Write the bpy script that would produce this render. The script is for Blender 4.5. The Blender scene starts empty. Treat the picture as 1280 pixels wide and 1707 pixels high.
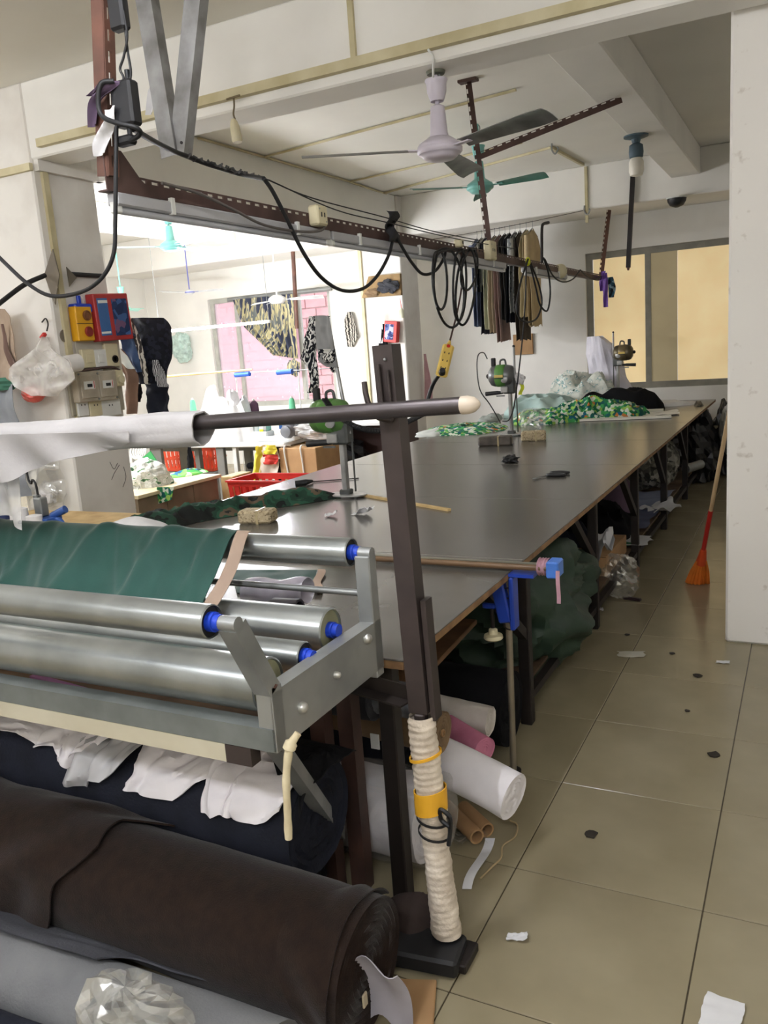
import bpy, bmesh, math, random
from mathutils import Vector, Matrix, Euler, noise as mnoise
scene = bpy.context.scene
COL = scene.collection
PI = math.pi

# ------------------------------------------------------------------ camera
CAM_H = 1.62
YAW, PITCH, ROLL, FPX = math.radians(-27.589), math.radians(-11.0786), math.radians(-4.1118), 1378.16
FWD = Vector((math.sin(YAW)*math.cos(PITCH), math.cos(YAW)*math.cos(PITCH), math.sin(PITCH)))
_r0 = Vector((math.cos(YAW), -math.sin(YAW), 0)); _u0 = _r0.cross(FWD)
RIGHT = math.cos(ROLL)*_r0 + math.sin(ROLL)*_u0
UP = -math.sin(ROLL)*_r0 + math.cos(ROLL)*_u0
cam_d = bpy.data.cameras.new('camera'); cam = bpy.data.objects.new('camera', cam_d); COL.objects.link(cam)
cam_d.sensor_fit = 'VERTICAL'; cam_d.sensor_height = 24.0; cam_d.lens = 24.0*FPX/1707.0
cam_d.clip_start = 0.05; cam_d.clip_end = 100
cam.matrix_world = Matrix(((RIGHT.x, UP.x, -FWD.x, 0), (RIGHT.y, UP.y, -FWD.y, 0), (RIGHT.z, UP.z, -FWD.z, CAM_H), (0, 0, 0, 1)))
scene.camera = cam

# ------------------------------------------------------------------ world, exposure
w = bpy.data.worlds.new('World'); scene.world = w; w.use_nodes = True
bg = w.node_tree.nodes['Background']; bg.inputs[0].default_value = (0.80, 0.88, 1.0, 1); bg.inputs[1].default_value = 2.2
vs = scene.view_settings
vs.view_transform = 'Standard'; vs.look = 'None'; vs.gamma = 1.0; vs.use_curve_mapping = False
vs.exposure = 0.75
# fluorescent tubes of the workshop and unseen fill tubes (built with the lamps below): x, y, z, length, heading, radiance, label
TUBES = [(-6.2, 7.9, 2.02, 1.55, 0.0, 230, 'glowing fluorescent tube in front of the left bay window'),
         (-5.95, 5.35, 1.98, 1.2, 2.40, 300, 'glowing fluorescent tube close behind the near column'),  # hidden by the column, added to brighten the back wall
         (-7.5, 6.75, 1.98, 1.2, 2.40, 240, 'glowing fluorescent tube further behind the near column'),  # second added tube, also out of sight behind the column
         (-1.45, 0.9, 3.25, 1.2, math.pi/2, 205, 'fluorescent batten on the ceiling above the near table end'),
         (-3.0, -1.2, 3.25, 1.2, 0.0, 210, 'fluorescent batten behind the viewer on the left'),  # unseen, put in as fill for the beam front
         (0.2, -1.4, 3.25, 1.2, 0.0, 210, 'fluorescent batten behind the viewer on the right'),  # unseen fill for the beam front, right-hand one
         (-6.4, 1.4, 2.9, 1.2, 0.0, 200, 'fluorescent tube in the near left bay')]
TUBE_COL = (0.96, 0.975, 1.04)

# ------------------------------------------------------------------ measuring
def at(px, py, x=None, y=None, z=None):
    """photo pixel + one known room coordinate -> room position in metres"""
    d = FWD + (px-640)/FPX*RIGHT - (py-853.5)/FPX*UP
    t = (z-CAM_H)/d.z if z is not None else (y/d.y if y is not None else x/d.x)
    return Vector((0, 0, CAM_H)) + t*d

# ------------------------------------------------------------------ materials
def lin(c):
    return tuple(((v/255)/12.92 if v/255 <= .04045 else ((v/255+.055)/1.055)**2.4) for v in c)
MATS = {}
def mat(name, c, rough=.7, metal=0.0, var=.12, scale=6.0, bump=0.0, bscale=40.0, c2=None, spec=.5, trans=0.0, alpha=1.0, emit=0.0, sheen=0.0, detail=4, lo=.35, hi=.65):
    if name in MATS: return MATS[name]
    m = bpy.data.materials.new(name); m.use_nodes = True; nt = m.node_tree; N = nt.nodes; L = nt.links
    b = N['Principled BSDF']
    b.inputs['Roughness'].default_value = rough; b.inputs['Metallic'].default_value = metal
    b.inputs['Specular IOR Level'].default_value = spec
    b.inputs['Transmission Weight'].default_value = trans; b.inputs['Alpha'].default_value = alpha
    if sheen: b.inputs['Sheen Weight'].default_value = sheen
    a = lin(c)
    if c2 is not None: bcol = lin(c2)
    else: bcol = tuple(min(1, v*(1-var)) for v in a); a = tuple(min(1, v*(1+var*.6)) for v in a)
    tc = N.new('ShaderNodeTexCoord'); nz = N.new('ShaderNodeTexNoise'); nz.inputs['Scale'].default_value = scale; nz.inputs['Detail'].default_value = detail
    L.new(tc.outputs['Object'], nz.inputs['Vector'])
    cr = N.new('ShaderNodeValToRGB'); cr.color_ramp.elements[0].position = lo; cr.color_ramp.elements[1].position = hi
    cr.color_ramp.elements[0].color = bcol+(1,); cr.color_ramp.elements[1].color = a+(1,)
    L.new(nz.outputs['Fac'], cr.inputs['Fac']); L.new(cr.outputs['Color'], b.inputs['Base Color'])
    if emit:
        L.new(cr.outputs['Color'], b.inputs['Emission Color']); b.inputs['Emission Strength'].default_value = emit
    if bump:
        n2 = N.new('ShaderNodeTexNoise'); n2.inputs['Scale'].default_value = bscale; n2.inputs['Detail'].default_value = 3
        L.new(tc.outputs['Object'], n2.inputs['Vector'])
        bp = N.new('ShaderNodeBump'); bp.inputs['Strength'].default_value = bump; bp.inputs['Distance'].default_value = .01
        L.new(n2.outputs['Fac'], bp.inputs['Height']); L.new(bp.outputs['Normal'], b.inputs['Normal'])
    MATS[name] = m; return m
def pattern_mat(name, cols, scale=20, kind='voronoi', rough=.8, stretch=(1, 1, 1), thr=None):
    """printed cloth: cells or noise mapped through a hard-stepped ramp"""
    if name in MATS: return MATS[name]
    m = bpy.data.materials.new(name); m.use_nodes = True; nt = m.node_tree; N = nt.nodes; L = nt.links
    b = N['Principled BSDF']; b.inputs['Roughness'].default_value = rough; b.inputs['Specular IOR Level'].default_value = .25
    tc = N.new('ShaderNodeTexCoord'); mp = N.new('ShaderNodeMapping'); mp.inputs['Scale'].default_value = stretch
    L.new(tc.outputs['Object'], mp.inputs['Vector'])
    if kind == 'voronoi':
        t = N.new('ShaderNodeTexVoronoi'); t.inputs['Scale'].default_value = scale; out = t.outputs['Color']
        sp = N.new('ShaderNodeSeparateColor'); L.new(out, sp.inputs[0]); out = sp.outputs[0]
    elif kind == 'wave':
        t = N.new('ShaderNodeTexWave'); t.inputs['Scale'].default_value = scale; t.inputs['Distortion'].default_value = 4; t.inputs['Detail'].default_value = 1; out = t.outputs['Fac']
    else:
        t = N.new('ShaderNodeTexNoise'); t.inputs['Scale'].default_value = scale; t.inputs['Detail'].default_value = 3; out = t.outputs['Fac']
    L.new(mp.outputs[0], t.inputs['Vector'])
    cr = N.new('ShaderNodeValToRGB'); cr.color_ramp.interpolation = 'CONSTANT'; e = cr.color_ramp.elements
    n = len(cols)
    thr = thr or ([i/n for i in range(n)] if kind != 'noise' else [0]+[.38+.24*i/max(1, n-1) for i in range(1, n)])
    for i, c in enumerate(cols):
        el = e[i] if i < 2 else e.new(thr[i]); el.position = thr[i]; el.color = lin(c)+(1,)
    L.new(out, cr.inputs['Fac']); L.new(cr.outputs['Color'], b.inputs['Base Color'])
    MATS[name] = m; return m
def glass_mat(name, c, alpha, rough=.15, metal=0.0):
    if name in MATS: return MATS[name]
    m = bpy.data.materials.new(name); m.use_nodes = True; nt = m.node_tree; N = nt.nodes; L = nt.links
    N.remove(N['Principled BSDF']); out = N['Material Output']
    tr = N.new('ShaderNodeBsdfTransparent'); gl = N.new('ShaderNodeBsdfPrincipled'); gl.inputs['Base Color'].default_value = lin(c)+(1,)
    gl.inputs['Roughness'].default_value = rough; gl.inputs['Metallic'].default_value = metal
    mx = N.new('ShaderNodeMixShader'); nz = N.new('ShaderNodeTexNoise'); nz.inputs['Scale'].default_value = 9; tc = N.new('ShaderNodeTexCoord')
    L.new(tc.outputs['Object'], nz.inputs['Vector'])
    mr = N.new('ShaderNodeMapRange'); mr.inputs['From Min'].default_value = .3; mr.inputs['From Max'].default_value = .7
    mr.inputs['To Min'].default_value = alpha*.6; mr.inputs['To Max'].default_value = min(1, alpha*1.5)
    L.new(nz.outputs['Fac'], mr.inputs['Value']); L.new(mr.outputs[0], mx.inputs['Fac'])
    L.new(tr.outputs[0], mx.inputs[1]); L.new(gl.outputs[0], mx.inputs[2]); L.new(mx.outputs[0], out.inputs['Surface'])
    MATS[name] = m; return m

# ------------------------------------------------------------------ mesh building
def V(*a): return Vector(a) if len(a) > 1 else Vector(a[0])
def frame_of(d, up=(0, 0, 1)):
    d = Vector(d).normalized(); up = Vector(up)
    if abs(d.dot(up)) > .98: up = Vector((0, 1, 0)) if abs(d.y) < .9 else Vector((1, 0, 0))
    s = d.cross(up).normalized(); u = s.cross(d).normalized()
    return d, s, u
class MB:
    """collects shapes in room coordinates; build() links them as ONE mesh object"""
    def __init__(s): s.v = []; s.f = []; s.sm = []
    def add(s, verts, faces, smooth=False):
        o = len(s.v); s.v += [Vector(p) for p in verts]
        for f in faces: s.f.append(tuple(i+o for i in f)); s.sm.append(smooth)
        return s
    def box(s, c, size, rz=0, R=None):
        M = R if R is not None else Matrix.Rotation(rz, 3, 'Z'); c = Vector(c); h = Vector(size)/2
        p = [c + M @ Vector((sx*h.x, sy*h.y, sz*h.z)) for sz in (-1, 1) for sy in (-1, 1) for sx in (-1, 1)]
        return s.add(p, [(0, 2, 3, 1), (4, 5, 7, 6), (0, 1, 5, 4), (2, 6, 7, 3), (0, 4, 6, 2), (1, 3, 7, 5)])
    def bbox(s, x0, x1, y0, y1, z0, z1): return s.box(((x0+x1)/2, (y0+y1)/2, (z0+z1)/2), (abs(x1-x0), abs(y1-y0), abs(z1-z0)))
    def cbox(s, c, size, bev=.01, rz=0, R=None):
        """box with chamfered edges"""
        M = R if R is not None else Matrix.Rotation(rz, 3, 'Z'); c = Vector(c); h = Vector(size)/2; b = min(bev, min(h)*.8)
        pts = []
        for sx in (-1, 1):
            for sy in (-1, 1):
                for sz in (-1, 1):
                    pts += [(sx*h.x, sy*(h.y-b), sz*(h.z-b)), (sx*(h.x-b), sy*h.y, sz*(h.z-b)), (sx*(h.x-b), sy*(h.y-b), sz*h.z)]
        bm = bmesh.new(); vs_ = [bm.verts.new(p) for p in pts]; bmesh.ops.convex_hull(bm, input=vs_)
        bmesh.ops.dissolve_limit(bm, angle_limit=.01, verts=bm.verts[:], edges=bm.edges[:])
        bm.verts.index_update(); bm.verts.ensure_lookup_table()
        s.add([c + M @ v.co for v in bm.verts], [[v.index for v in f.verts] for f in bm.faces]); bm.free(); return s
    def bar(s, a, b, w, h, up=(0, 0, 1)):
        a, b = Vector(a), Vector(b); d, sd, u = frame_of(b-a, up); R = Matrix((d, sd, u)).transposed()
        return s.box((a+b)/2, ((b-a).length, w, h), R=R)
    def angle(s, a, b, w1, w2, t, up=(0, 0, 1), flip=1):
        """L-section steel from a to b; flanges along side and up"""
        a, b = Vector(a), Vector(b); d, sd, u = frame_of(b-a, up); sd = sd*flip
        prof = [(0, 0), (w1, 0), (w1, t), (t, t), (t, w2), (0, w2)]
        p = [q + sd*x + u*y for q in (a, b) for (x, y) in prof]
        f = [(i, (i+1) % 6, 6+(i+1) % 6, 6+i) for i in range(6)] + [(0, 1, 2, 3), (0, 3, 4, 5), (6, 9, 8, 7), (6, 11, 10, 9)]
        return s.add(p, f)
    def tube(s, pts, r, n=8, cap=True, closed=False):
        pts = [Vector(p) for p in pts]; m = len(pts); rr = r if hasattr(r, '__len__') else [r]*m
        ring = []; prev = None
        for i, p in enumerate(pts):
            d = (pts[(i+1) % m]-pts[i-1]) if closed else (pts[min(i+1, m-1)]-pts[max(i-1, 0)])
            if d.length < 1e-9: d = Vector((0, 0, 1))
            d.normalize()
            if prev is None: _, sd, u = frame_of(d)
            else:
                u = prev - d*prev.dot(d)
                if u.length < 1e-6: _, sd, u = frame_of(d)
                u.normalize(); sd = d.cross(u).normalized()
            prev = u
            ring.append([p + (sd*math.cos(2*PI*k/n) + u*math.sin(2*PI*k/n))*rr[i] for k in range(n)])
        vv = [q for rg in ring for q in rg]; f = []
        for i in range(m if closed else m-1):
            j = (i+1) % m
            for k in range(n): f.append((i*n+k, i*n+(k+1) % n, j*n+(k+1) % n, j*n+k))
        if cap and not closed: f.append(tuple(range(n))[::-1]); f.append(tuple((m-1)*n+k for k in range(n)))
        return s.add(vv, f, True)
    def cyl(s, a, b, r, n=16, r2=None, cap=True): return s.tube([a, b], [r, r if r2 is None else r2], n, cap)
    def lathe(s, c, prof, n=20, axis=(0, 0, 1), cap=True):
        """profile of (radius, height along axis) from c"""
        d, sd, u = frame_of(axis, (0, 0, 1) if abs(Vector(axis).normalized().z) < .9 else (0, 1, 0)); c = Vector(c)
        vv = [c + d*h + (sd*math.cos(2*PI*k/n)+u*math.sin(2*PI*k/n))*r for (r, h) in prof for k in range(n)]
        m = len(prof); f = [(i*n+k, i*n+(k+1) % n, (i+1)*n+(k+1) % n, (i+1)*n+k) for i in range(m-1) for k in range(n)]
        if cap: f.append(tuple(range(n))[::-1]); f.append(tuple((m-1)*n+k for k in range(n)))
        return s.add(vv, f, True)
    def ball(s, c, r, n=12, m=8):
        r = Vector(r) if hasattr(r, '__len__') else Vector((r, r, r)); c = Vector(c)
        prof = [(math.sin(PI*i/m), -math.cos(PI*i/m)) for i in range(m+1)]
        vv = [c + Vector((q*math.cos(2*PI*k/n)*r.x, q*math.sin(2*PI*k/n)*r.y, h*r.z)) for (q, h) in prof for k in range(n)]
        f = [(i*n+k, i*n+(k+1) % n, (i+1)*n+(k+1) % n, (i+1)*n+k) for i in range(m) for k in range(n)]
        return s.add(vv, f, True)
    def prism(s, pts, a, h):
        """polygon pts (3D, planar) extruded by vector h*a"""
        pts = [Vector(p) for p in pts]; e = Vector(a)*h; n = len(pts)
        return s.add(pts+[p+e for p in pts], [tuple(range(n))[::-1], tuple(range(n, 2*n))]+[(i, (i+1) % n, n+(i+1) % n, n+i) for i in range(n)])
    def grid(s, fn, nu, nv, smooth=True, thick=0.0, closed_u=False):
        """surface fn(u,v) u,v in 0..1; thick > 0 gives the sheet two sides and a rim"""
        P = [[Vector(fn(i/(nu if not closed_u else nu), j/nv)) for j in range(nv+1)] for i in range(nu+(0 if closed_u else 1))]
        R = len(P); C = nv+1; vv = [p for row in P for p in row]
        f = []
        for i in range(R if closed_u else R-1):
            for j in range(nv): k = (i+1) % R; f.append((i*C+j, k*C+j, k*C+j+1, i*C+j+1))
        if thick:
            nr = [[None]*C for _ in range(R)]
            for i in range(R):
                for j in range(C):
                    du = P[(i+1) % R if closed_u else min(i+1, R-1)][j]-P[(i-1) % R if closed_u else max(i-1, 0)][j]; dv = P[i][min(j+1, C-1)]-P[i][max(j-1, 0)]
                    q = du.cross(dv); nr[i][j] = q.normalized() if q.length > 1e-12 else Vector((0, 0, 1))
            o = len(vv); vv = vv + [P[i][j]-nr[i][j]*thick for i in range(R) for j in range(C)]
            f = f + [tuple(o+q for q in g[::-1]) for g in f]
            for j in range(nv):
                if not closed_u: f.append((j, j+1, o+j+1, o+j)); b = (R-1)*C; f.append((b+j+1, b+j, o+b+j, o+b+j+1))
            for i in range(R if closed_u else R-1): k = (i+1) % R; f.append((k*C, i*C, o+i*C, o+k*C)); f.append((i*C+nv, k*C+nv, o+k*C+nv, o+i*C+nv))
        return s.add(vv, f, smooth)
    def build(s, name, m, parent=None, origin=None):
        if parent is not None:
            o = Vector(parent['_o'])
        elif origin is not None: o = Vector(origin)
        else:
            xs = [p.x for p in s.v]; ys = [p.y for p in s.v]; zs = [p.z for p in s.v]
            o = Vector(((min(xs)+max(xs))/2, (min(ys)+max(ys))/2, min(zs)))
        me = bpy.data.meshes.new(name); me.from_pydata([tuple(p-o) for p in s.v], [], s.f)
        bm = bmesh.new(); bm.from_mesh(me); bmesh.ops.recalc_face_normals(bm, faces=bm.faces[:]); bm.to_mesh(me); bm.free()
        if any(s.sm):
            me.polygons.foreach_set('use_smooth', s.sm)
            if hasattr(me, 'set_sharp_from_angle'): me.set_sharp_from_angle(angle=math.radians(50))
        me.materials.append(m if not isinstance(m, str) else MATS[m])
        ob = bpy.data.objects.new(name, me); COL.objects.link(ob)
        if parent is not None: ob.parent = parent
        else: ob.location = o
        ob['_o'] = tuple(o)
        return ob
def tag(o, label, cat, group=None):
    o['label'] = label; o['category'] = cat
    if group: o['group'] = group
    return o
def struct(o, label=None):
    o['kind'] = 'structure'
    if label: o['label'] = label
    return o
def thing(name, label, cat, loc, group=None):
    o = bpy.data.objects.new(name, None); COL.objects.link(o); o.location = loc; o['_o'] = tuple(loc); o.empty_display_size = .1
    return tag(o, label, cat, group)
def one(name, mb, m, label, cat, group=None, origin=None): return tag(mb.build(name, m, None, origin), label, cat, group)
def copy_thing(root, loc, label=None, rz=0, scale=None):
    def rec(o, par):
        c = o.copy(); COL.objects.link(c); c.parent = par
        for ch in o.children: rec(ch, c)
        return c
    r = rec(root, None); r.location = loc; r.rotation_euler = (0, 0, rz); r['_o'] = tuple(loc)
    if scale: r.scale = scale
    if label: r['label'] = label
    return r
def nz(p, s=1.0, seed=0): return mnoise.noise(Vector((p[0]*s+seed*7.31, p[1]*s-seed*3.17, p[2]*s+seed*1.93)))
def fold(p, s, seed): return 1-abs(nz(p, s, seed))*2
def catenary(a, b, sag, n=16):
    a, b = Vector(a), Vector(b)
    return [a.lerp(b, i/n) - Vector((0, 0, sag*4*(i/n)*(1-i/n))) for i in range(n+1)]
def spline(pts, n=6):
    """Catmull-Rom through pts"""
    p = [Vector(q) for q in pts]; p = [p[0]*2-p[1]]+p+[p[-1]*2-p[-2]]; out = []
    for i in range(1, len(p)-2):
        for k in range(n):
            t = k/n; a, b, c, d = p[i-1], p[i], p[i+1], p[i+2]
            out.append(.5*((2*b)+(c-a)*t+(2*a-5*b+4*c-d)*t*t+(3*b-a-3*c+d)*t**3))
    out.append(p[-2]); return out
def heap(c, sx, sy, h, seed=0, rz=0, n=26, fs=5.0, fa=.35, flat=.55, base=0.0, zmax=9.0):
    """a crumpled cloth heap: closed dome with folds, sitting on z = c.z"""
    c = Vector(c); mb = MB(); M = Matrix.Rotation(rz, 3, 'Z')
    def fn(u, v):
        a = 2*PI*u; r = v
        e = 1+.22*nz((math.cos(a), math.sin(a), 0), 1.3, seed)+.12*nz((math.cos(a), math.sin(a), 0), 4, seed+3)
        q = Vector((math.cos(a)*r*e*sx, math.sin(a)*r*e*sy, 0))
        prof = (1-r**2.6)**flat if r < 1 else 0
        k = max(0, 1-fa+fa*1.4*fold(q, fs, seed)+.25*nz(q, fs*.5, seed+5))
        z = h*prof*k
        return c + M @ q + Vector((0, 0, min(zmax-c.z, max(z, .0) + base)))
    mb.grid(fn, n*2, n, closed_u=True)
    # underside
    o = len(mb.v); ring = [i*(n+1)+n for i in range(n*2)]
    mb.f.append(tuple(ring[::-1])); mb.sm.append(False)
    return mb
def drape(top, width_dir, length, width, folds=5, amp=.02, seed=0, flare=0.0, taper=0.0, nu=30, nv=18, thick=.004, out=None, hem=0.02):
    """cloth hanging from a line: top centre, unit width direction"""
    wd = Vector(width_dir).normalized(); od = Vector(out).normalized() if out is not None else wd.cross(Vector((0, 0, 1))).normalized(); top = Vector(top); mb = MB()
    def fn(u, v):
        w_ = width*(1-taper*v+flare*v)
        x = (u-.5)*w_; ph = u*folds*2*PI + 1.5*nz((u*3, v*1.5, 0), 1, seed)
        z = -length*v*(1+hem*nz((u*4, 0, 0), 1, seed+2))
        return top + wd*x + od*(amp*(.4+.8*v)*math.sin(ph)+amp*1.2*nz((u*4, v*3, 1), 1, seed+4)) + Vector((0, 0, z))
    return mb.grid(fn, nu, nv, thick=thick)
def roll(a, b, r, seed=0, n=28, m=24, wob=.015, sag=0.0, flatten=1.0, end_in=.3, turns=5):
    """a bolt of cloth from end a to end b with wound layers showing at both ends"""
    a, b = Vector(a), Vector(b); d, sd, u = frame_of(b-a); L_ = (b-a).length; mb = MB()
    def ring(t, k):
        ang = 2*PI*k/n; p = a.lerp(b, t)
        rr = r*(1+wob*2*nz((math.cos(ang)*1.2, math.sin(ang)*1.2, t*L_*4), 1.3, seed)+wob*nz((math.cos(ang)*3, math.sin(ang)*3, t*L_*9), 1.5, seed+9))
        return p + sd*math.cos(ang)*rr + u*math.sin(ang)*rr*flatten - Vector((0, 0, sag*math.sin(PI*t)))
    vv = [ring(i/m, k) for i in range(m+1) for k in range(n)]
    f = [(i*n+k, i*n+(k+1) % n, (i+1)*n+(k+1) % n, (i+1)*n+k) for i in range(m) for k in range(n)]
    mb.add(vv, f, True)
    for (e, sg, t) in ((a, -1, 0), (b, 1, 1)):
        rings = []
        for q in range(turns*2+1):
            fr = 1-(q/(turns*2))*(1-end_in*.5)
            dep = (.35 if q % 2 else -.05)*r*.10 + (0 if q == 0 else r*.02)
            rings.append([e + (ring(t, k)-e)*fr - d*sg*dep*(1 if q else 0)*(1+.8*nz((k*.4, q, 0), 1, seed)) for k in range(n)])
        o = len(mb.v); vv = [p for rg in rings for p in rg]
        ff = [(i*n+k, i*n+(k+1) % n, (i+1)*n+(k+1) % n, (i+1)*n+k) for i in range(len(rings)-1) for k in range(n)]
        ff.append(tuple((len(rings)-1)*n+k for k in range(n))); mb.add(vv, ff, False)
    return mb
# ================================================================== materials
mat('plaster', (232, 229, 221), .85, var=.06, scale=1.6, bump=.08, bscale=25)
mat('plaster_col', (226, 222, 214), .8, c2=(208, 202, 192), scale=2.3, lo=.3, hi=.55, bump=.1, bscale=18)
mat('ceiling_paint', (228, 225, 216), .9, var=.05, scale=1.1)
mat('tile', (150, 140, 114), .22, c2=(136, 126, 101), scale=3.2, lo=.3, hi=.7, bump=.03, bscale=6)
mat('trunking', (206, 196, 160), .6, c2=(184, 172, 132), scale=5)
mat('alu_dark', (128, 124, 112), .45, metal=.3, var=.15, scale=9)
mat('alu_pale', (176, 176, 166), .5, var=.12, scale=7)
mat('black_plastic', (30, 30, 32), .5, var=.2)
mat('rubber', (24, 24, 26), .55, var=.2)
mat('galv', (164, 166, 164), .42, metal=.6, c2=(128, 131, 130), scale=4, bump=.03, bscale=60)
mat('galv_roller', (176, 180, 178), .30, metal=.82, c2=(146, 150, 148), scale=5, bump=.03, bscale=80)
mat('steel_brown', (70, 60, 57), .5, metal=.3, c2=(52, 44, 42), scale=6)
mat('rust_red', (110, 74, 60), .6, metal=.15, c2=(84, 58, 48), scale=8)
mat('rail_brown', (92, 70, 64), .55, metal=.2, c2=(70, 50, 46), scale=6)
mat('leg_dark', (40, 33, 30), .55, metal=.3, c2=(28, 23, 21), scale=6)
mat('laminate', (94, 91, 86), .22, c2=(84, 81, 76), scale=2.5, spec=.5, bump=.02, bscale=8)
mat('plywood', (150, 116, 76), .7, c2=(112, 82, 52), scale=14)
mat('wood_pale', (205, 176, 122), .65, c2=(178, 146, 96), scale=9)
mat('card', (176, 140, 98), .8, c2=(156, 120, 82), scale=4)
mat('blue_plastic', (28, 66, 190), .4, var=.12)
mat('white_plastic', (226, 226, 220), .4, var=.05)
mat('cream_plastic', (216, 206, 170), .5, var=.1)
mat('yellow', (226, 178, 40), .5, var=.1)
mat('red', (196, 44, 36), .5, var=.15)

# ================================================================== floor and its tiles
WALL_Y, WL, WR, WF, CEIL = 10.6, -9.6, 1.5, -3.2, 3.47
m = mat('floor_screed', (96, 86, 66), .5, var=.15)
def tile_floor_material():
    m = bpy.data.materials.new('tiled_floor'); m.use_nodes = True; nt = m.node_tree; N = nt.nodes; L = nt.links; b = N['Principled BSDF']
    tc = N.new('ShaderNodeTexCoord'); mp = N.new('ShaderNodeMapping'); br = N.new('ShaderNodeTexBrick')
    br.offset = 0; br.inputs['Scale'].default_value = 1; br.inputs['Brick Width'].default_value = .55; br.inputs['Row Height'].default_value = .549
    br.inputs['Mortar Size'].default_value = .0025; br.inputs['Color1'].default_value = lin((149, 138, 112))+(1,); br.inputs['Color2'].default_value = lin((140, 130, 105))+(1,)
    br.inputs['Mortar'].default_value = lin((70, 62, 48))+(1,)
    mp.inputs['Location'].default_value = (.232, -2.215, 0)
    L.new(tc.outputs['Generated'], mp.inputs[0]) if False else L.new(tc.outputs['Object'], mp.inputs[0])
    L.new(mp.outputs[0], br.inputs['Vector']); L.new(br.outputs['Color'], b.inputs['Base Color']); b.inputs['Roughness'].default_value = .25
    return m
floor = struct(MB().bbox(WL, WR, WF, WALL_Y, -.15, -.003).build('floor', tile_floor_material(), None, (0, 0, 0)), 'polished beige tiled floor')
tm = None; TX0, TY0, TW, TD = -.232, 2.215, .55, .549
for i in range(-6, 3):
    for j in range(-3, 16):
        x0 = TX0+i*TW; y0 = TY0+j*TD
        if y0+TD > WALL_Y or (i > 0 and j > 6): continue
        if tm is None:
            t_ = MB().cbox((TW/2, TD/2, -.0015), (TW-.004, TD-.004, .005), .0012).build('tile', MATS['tile'], None, (0, 0, 0)); tm = t_.data
            t_.location = (x0, y0, -.001); t_.parent = floor
        else:
            t_ = bpy.data.objects.new('tile', tm); COL.objects.link(t_); t_.location = (x0, y0, -.001); t_.parent = floor
# ================================================================== ceiling, walls, columns, beams
struct(MB().bbox(WL, WR, WF, WALL_Y, CEIL, CEIL+.12).build('ceiling', MATS['ceiling_paint']), 'off white painted concrete ceiling')
struct(MB().bbox(WL-.2, WL, WF, WALL_Y, -.15, CEIL).build('wall_left', MATS['plaster']))
struct(MB().bbox(WR, WR+.2, WF, WALL_Y, -.15, CEIL).build('wall_right', MATS['plaster']))
struct(MB().bbox(WL, WR, WF-.2, WF, -.15, CEIL).build('wall_front', MATS['plaster']))
W1 = (-2.50, -.25, .93, 2.60); W2 = (-8.36, -6.17, .90, 2.57)
wb = MB(); T = .24
for (x0, x1, z0, z1) in ((WL, W2[0], -.15, CEIL), (W2[1], W1[0], -.15, CEIL), (W1[1], WR, -.15, CEIL),
                         (W2[0], W2[1], -.15, W2[2]), (W2[0], W2[1], W2[3], CEIL), (W1[0], W1[1], -.15, W1[2]), (W1[0], W1[1], W1[3], CEIL)):
    wb.bbox(x0, x1, WALL_Y, WALL_Y+T, z0, z1)
struct(wb.build('wall_back', MATS['plaster']), 'white painted back wall with two windows')
mat('plaster_stained', (226, 222, 214), .8, c2=(196, 188, 176), scale=13, detail=6, lo=.27, hi=.36, bump=.12, bscale=18)
def column(x0, x1, y0, y1, label, m='plaster_col'): return struct(MB().cbox(((x0+x1)/2, (y0+y1)/2, CEIL/2), (x1-x0, y1-y0, CEIL), .012).build('column', MATS[m]), label)
column(-5.12, -4.57, 4.13, 4.67, 'white concrete column with electrical boxes on its side')
column(-5.15, -4.57, 9.67, 10.17, 'white concrete column beyond the table with a hanging shelf')
column(-.36, .21, 4.42, 4.97, 'scuffed white concrete column at the aisle', 'plaster_stained')
def beam(x0, x1, y0, y1, z0, label): return struct(MB().cbox(((x0+x1)/2, (y0+y1)/2, (z0+CEIL)/2), (x1-x0, y1-y0, CEIL-z0), .01).build('beam', MATS['plaster']), label)
beam(WL, WR, 4.14, 4.41, 3.0, 'ceiling beam crossing in front of the fans')
beam(-4.86, -4.60, 4.41, 9.8, 3.0, 'ceiling beam running along the left bay')
beam(WL, WR, 9.8, WALL_Y, 3.0, 'ceiling beam along the window wall')
beam(-1.38, -1.08, 4.41, 9.8, 3.2, 'shallow ceiling beam over the aisle')
beam(-7.45, -7.12, 4.41, 9.8, 3.2, 'shallow ceiling beam in the left bay')
struct(MB().bbox(-4.9, -4.35, 4.67, 4.72, 2.93, 3.0).bbox(-4.57, -4.53, 4.15, 4.72, 2.93, 3.0).build('trim_1', MATS['plaster_col']))
# cable trunking on beams, ceiling and columns
tr = MB().bbox(-4.47, WR, 4.10, 4.14, 3.055, 3.105); struct(tr.build('trim_2', MATS['trunking']), 'yellowed cable trunking along the beam')
tr = MB().bbox(-5.2, -4.56, 4.10, 4.13, 2.93, 2.975); struct(tr.build('trim_3', MATS['trunking']))
p = at(583, 0, y=4.13); struct(MB().bbox(p.x-.015, p.x+.015, 4.12, 4.14, 3.1, 3.47).build('trim_4', MATS['trunking']), 'vertical cable trunking on the beam')
tr = MB()
for (a, b) in (((583, 303), (870, 238)), ((650, 326), (583, 303)), ((330, 230), (583, 303)), ((440, 262), (860, 150))):
    A, B = at(*a, z=3.455), at(*b, z=3.455); tr.bar(A, B, .018, .016)
tr.bbox(-4.60, -4.575, 9.77, 9.79, 3.0, 3.46)
struct(tr.build('trim_5', MATS['trunking']), 'thin cable trunking on the ceiling')
A = at(918, 246, z=3.455); B = at(972, 275, z=3.455)
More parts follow.
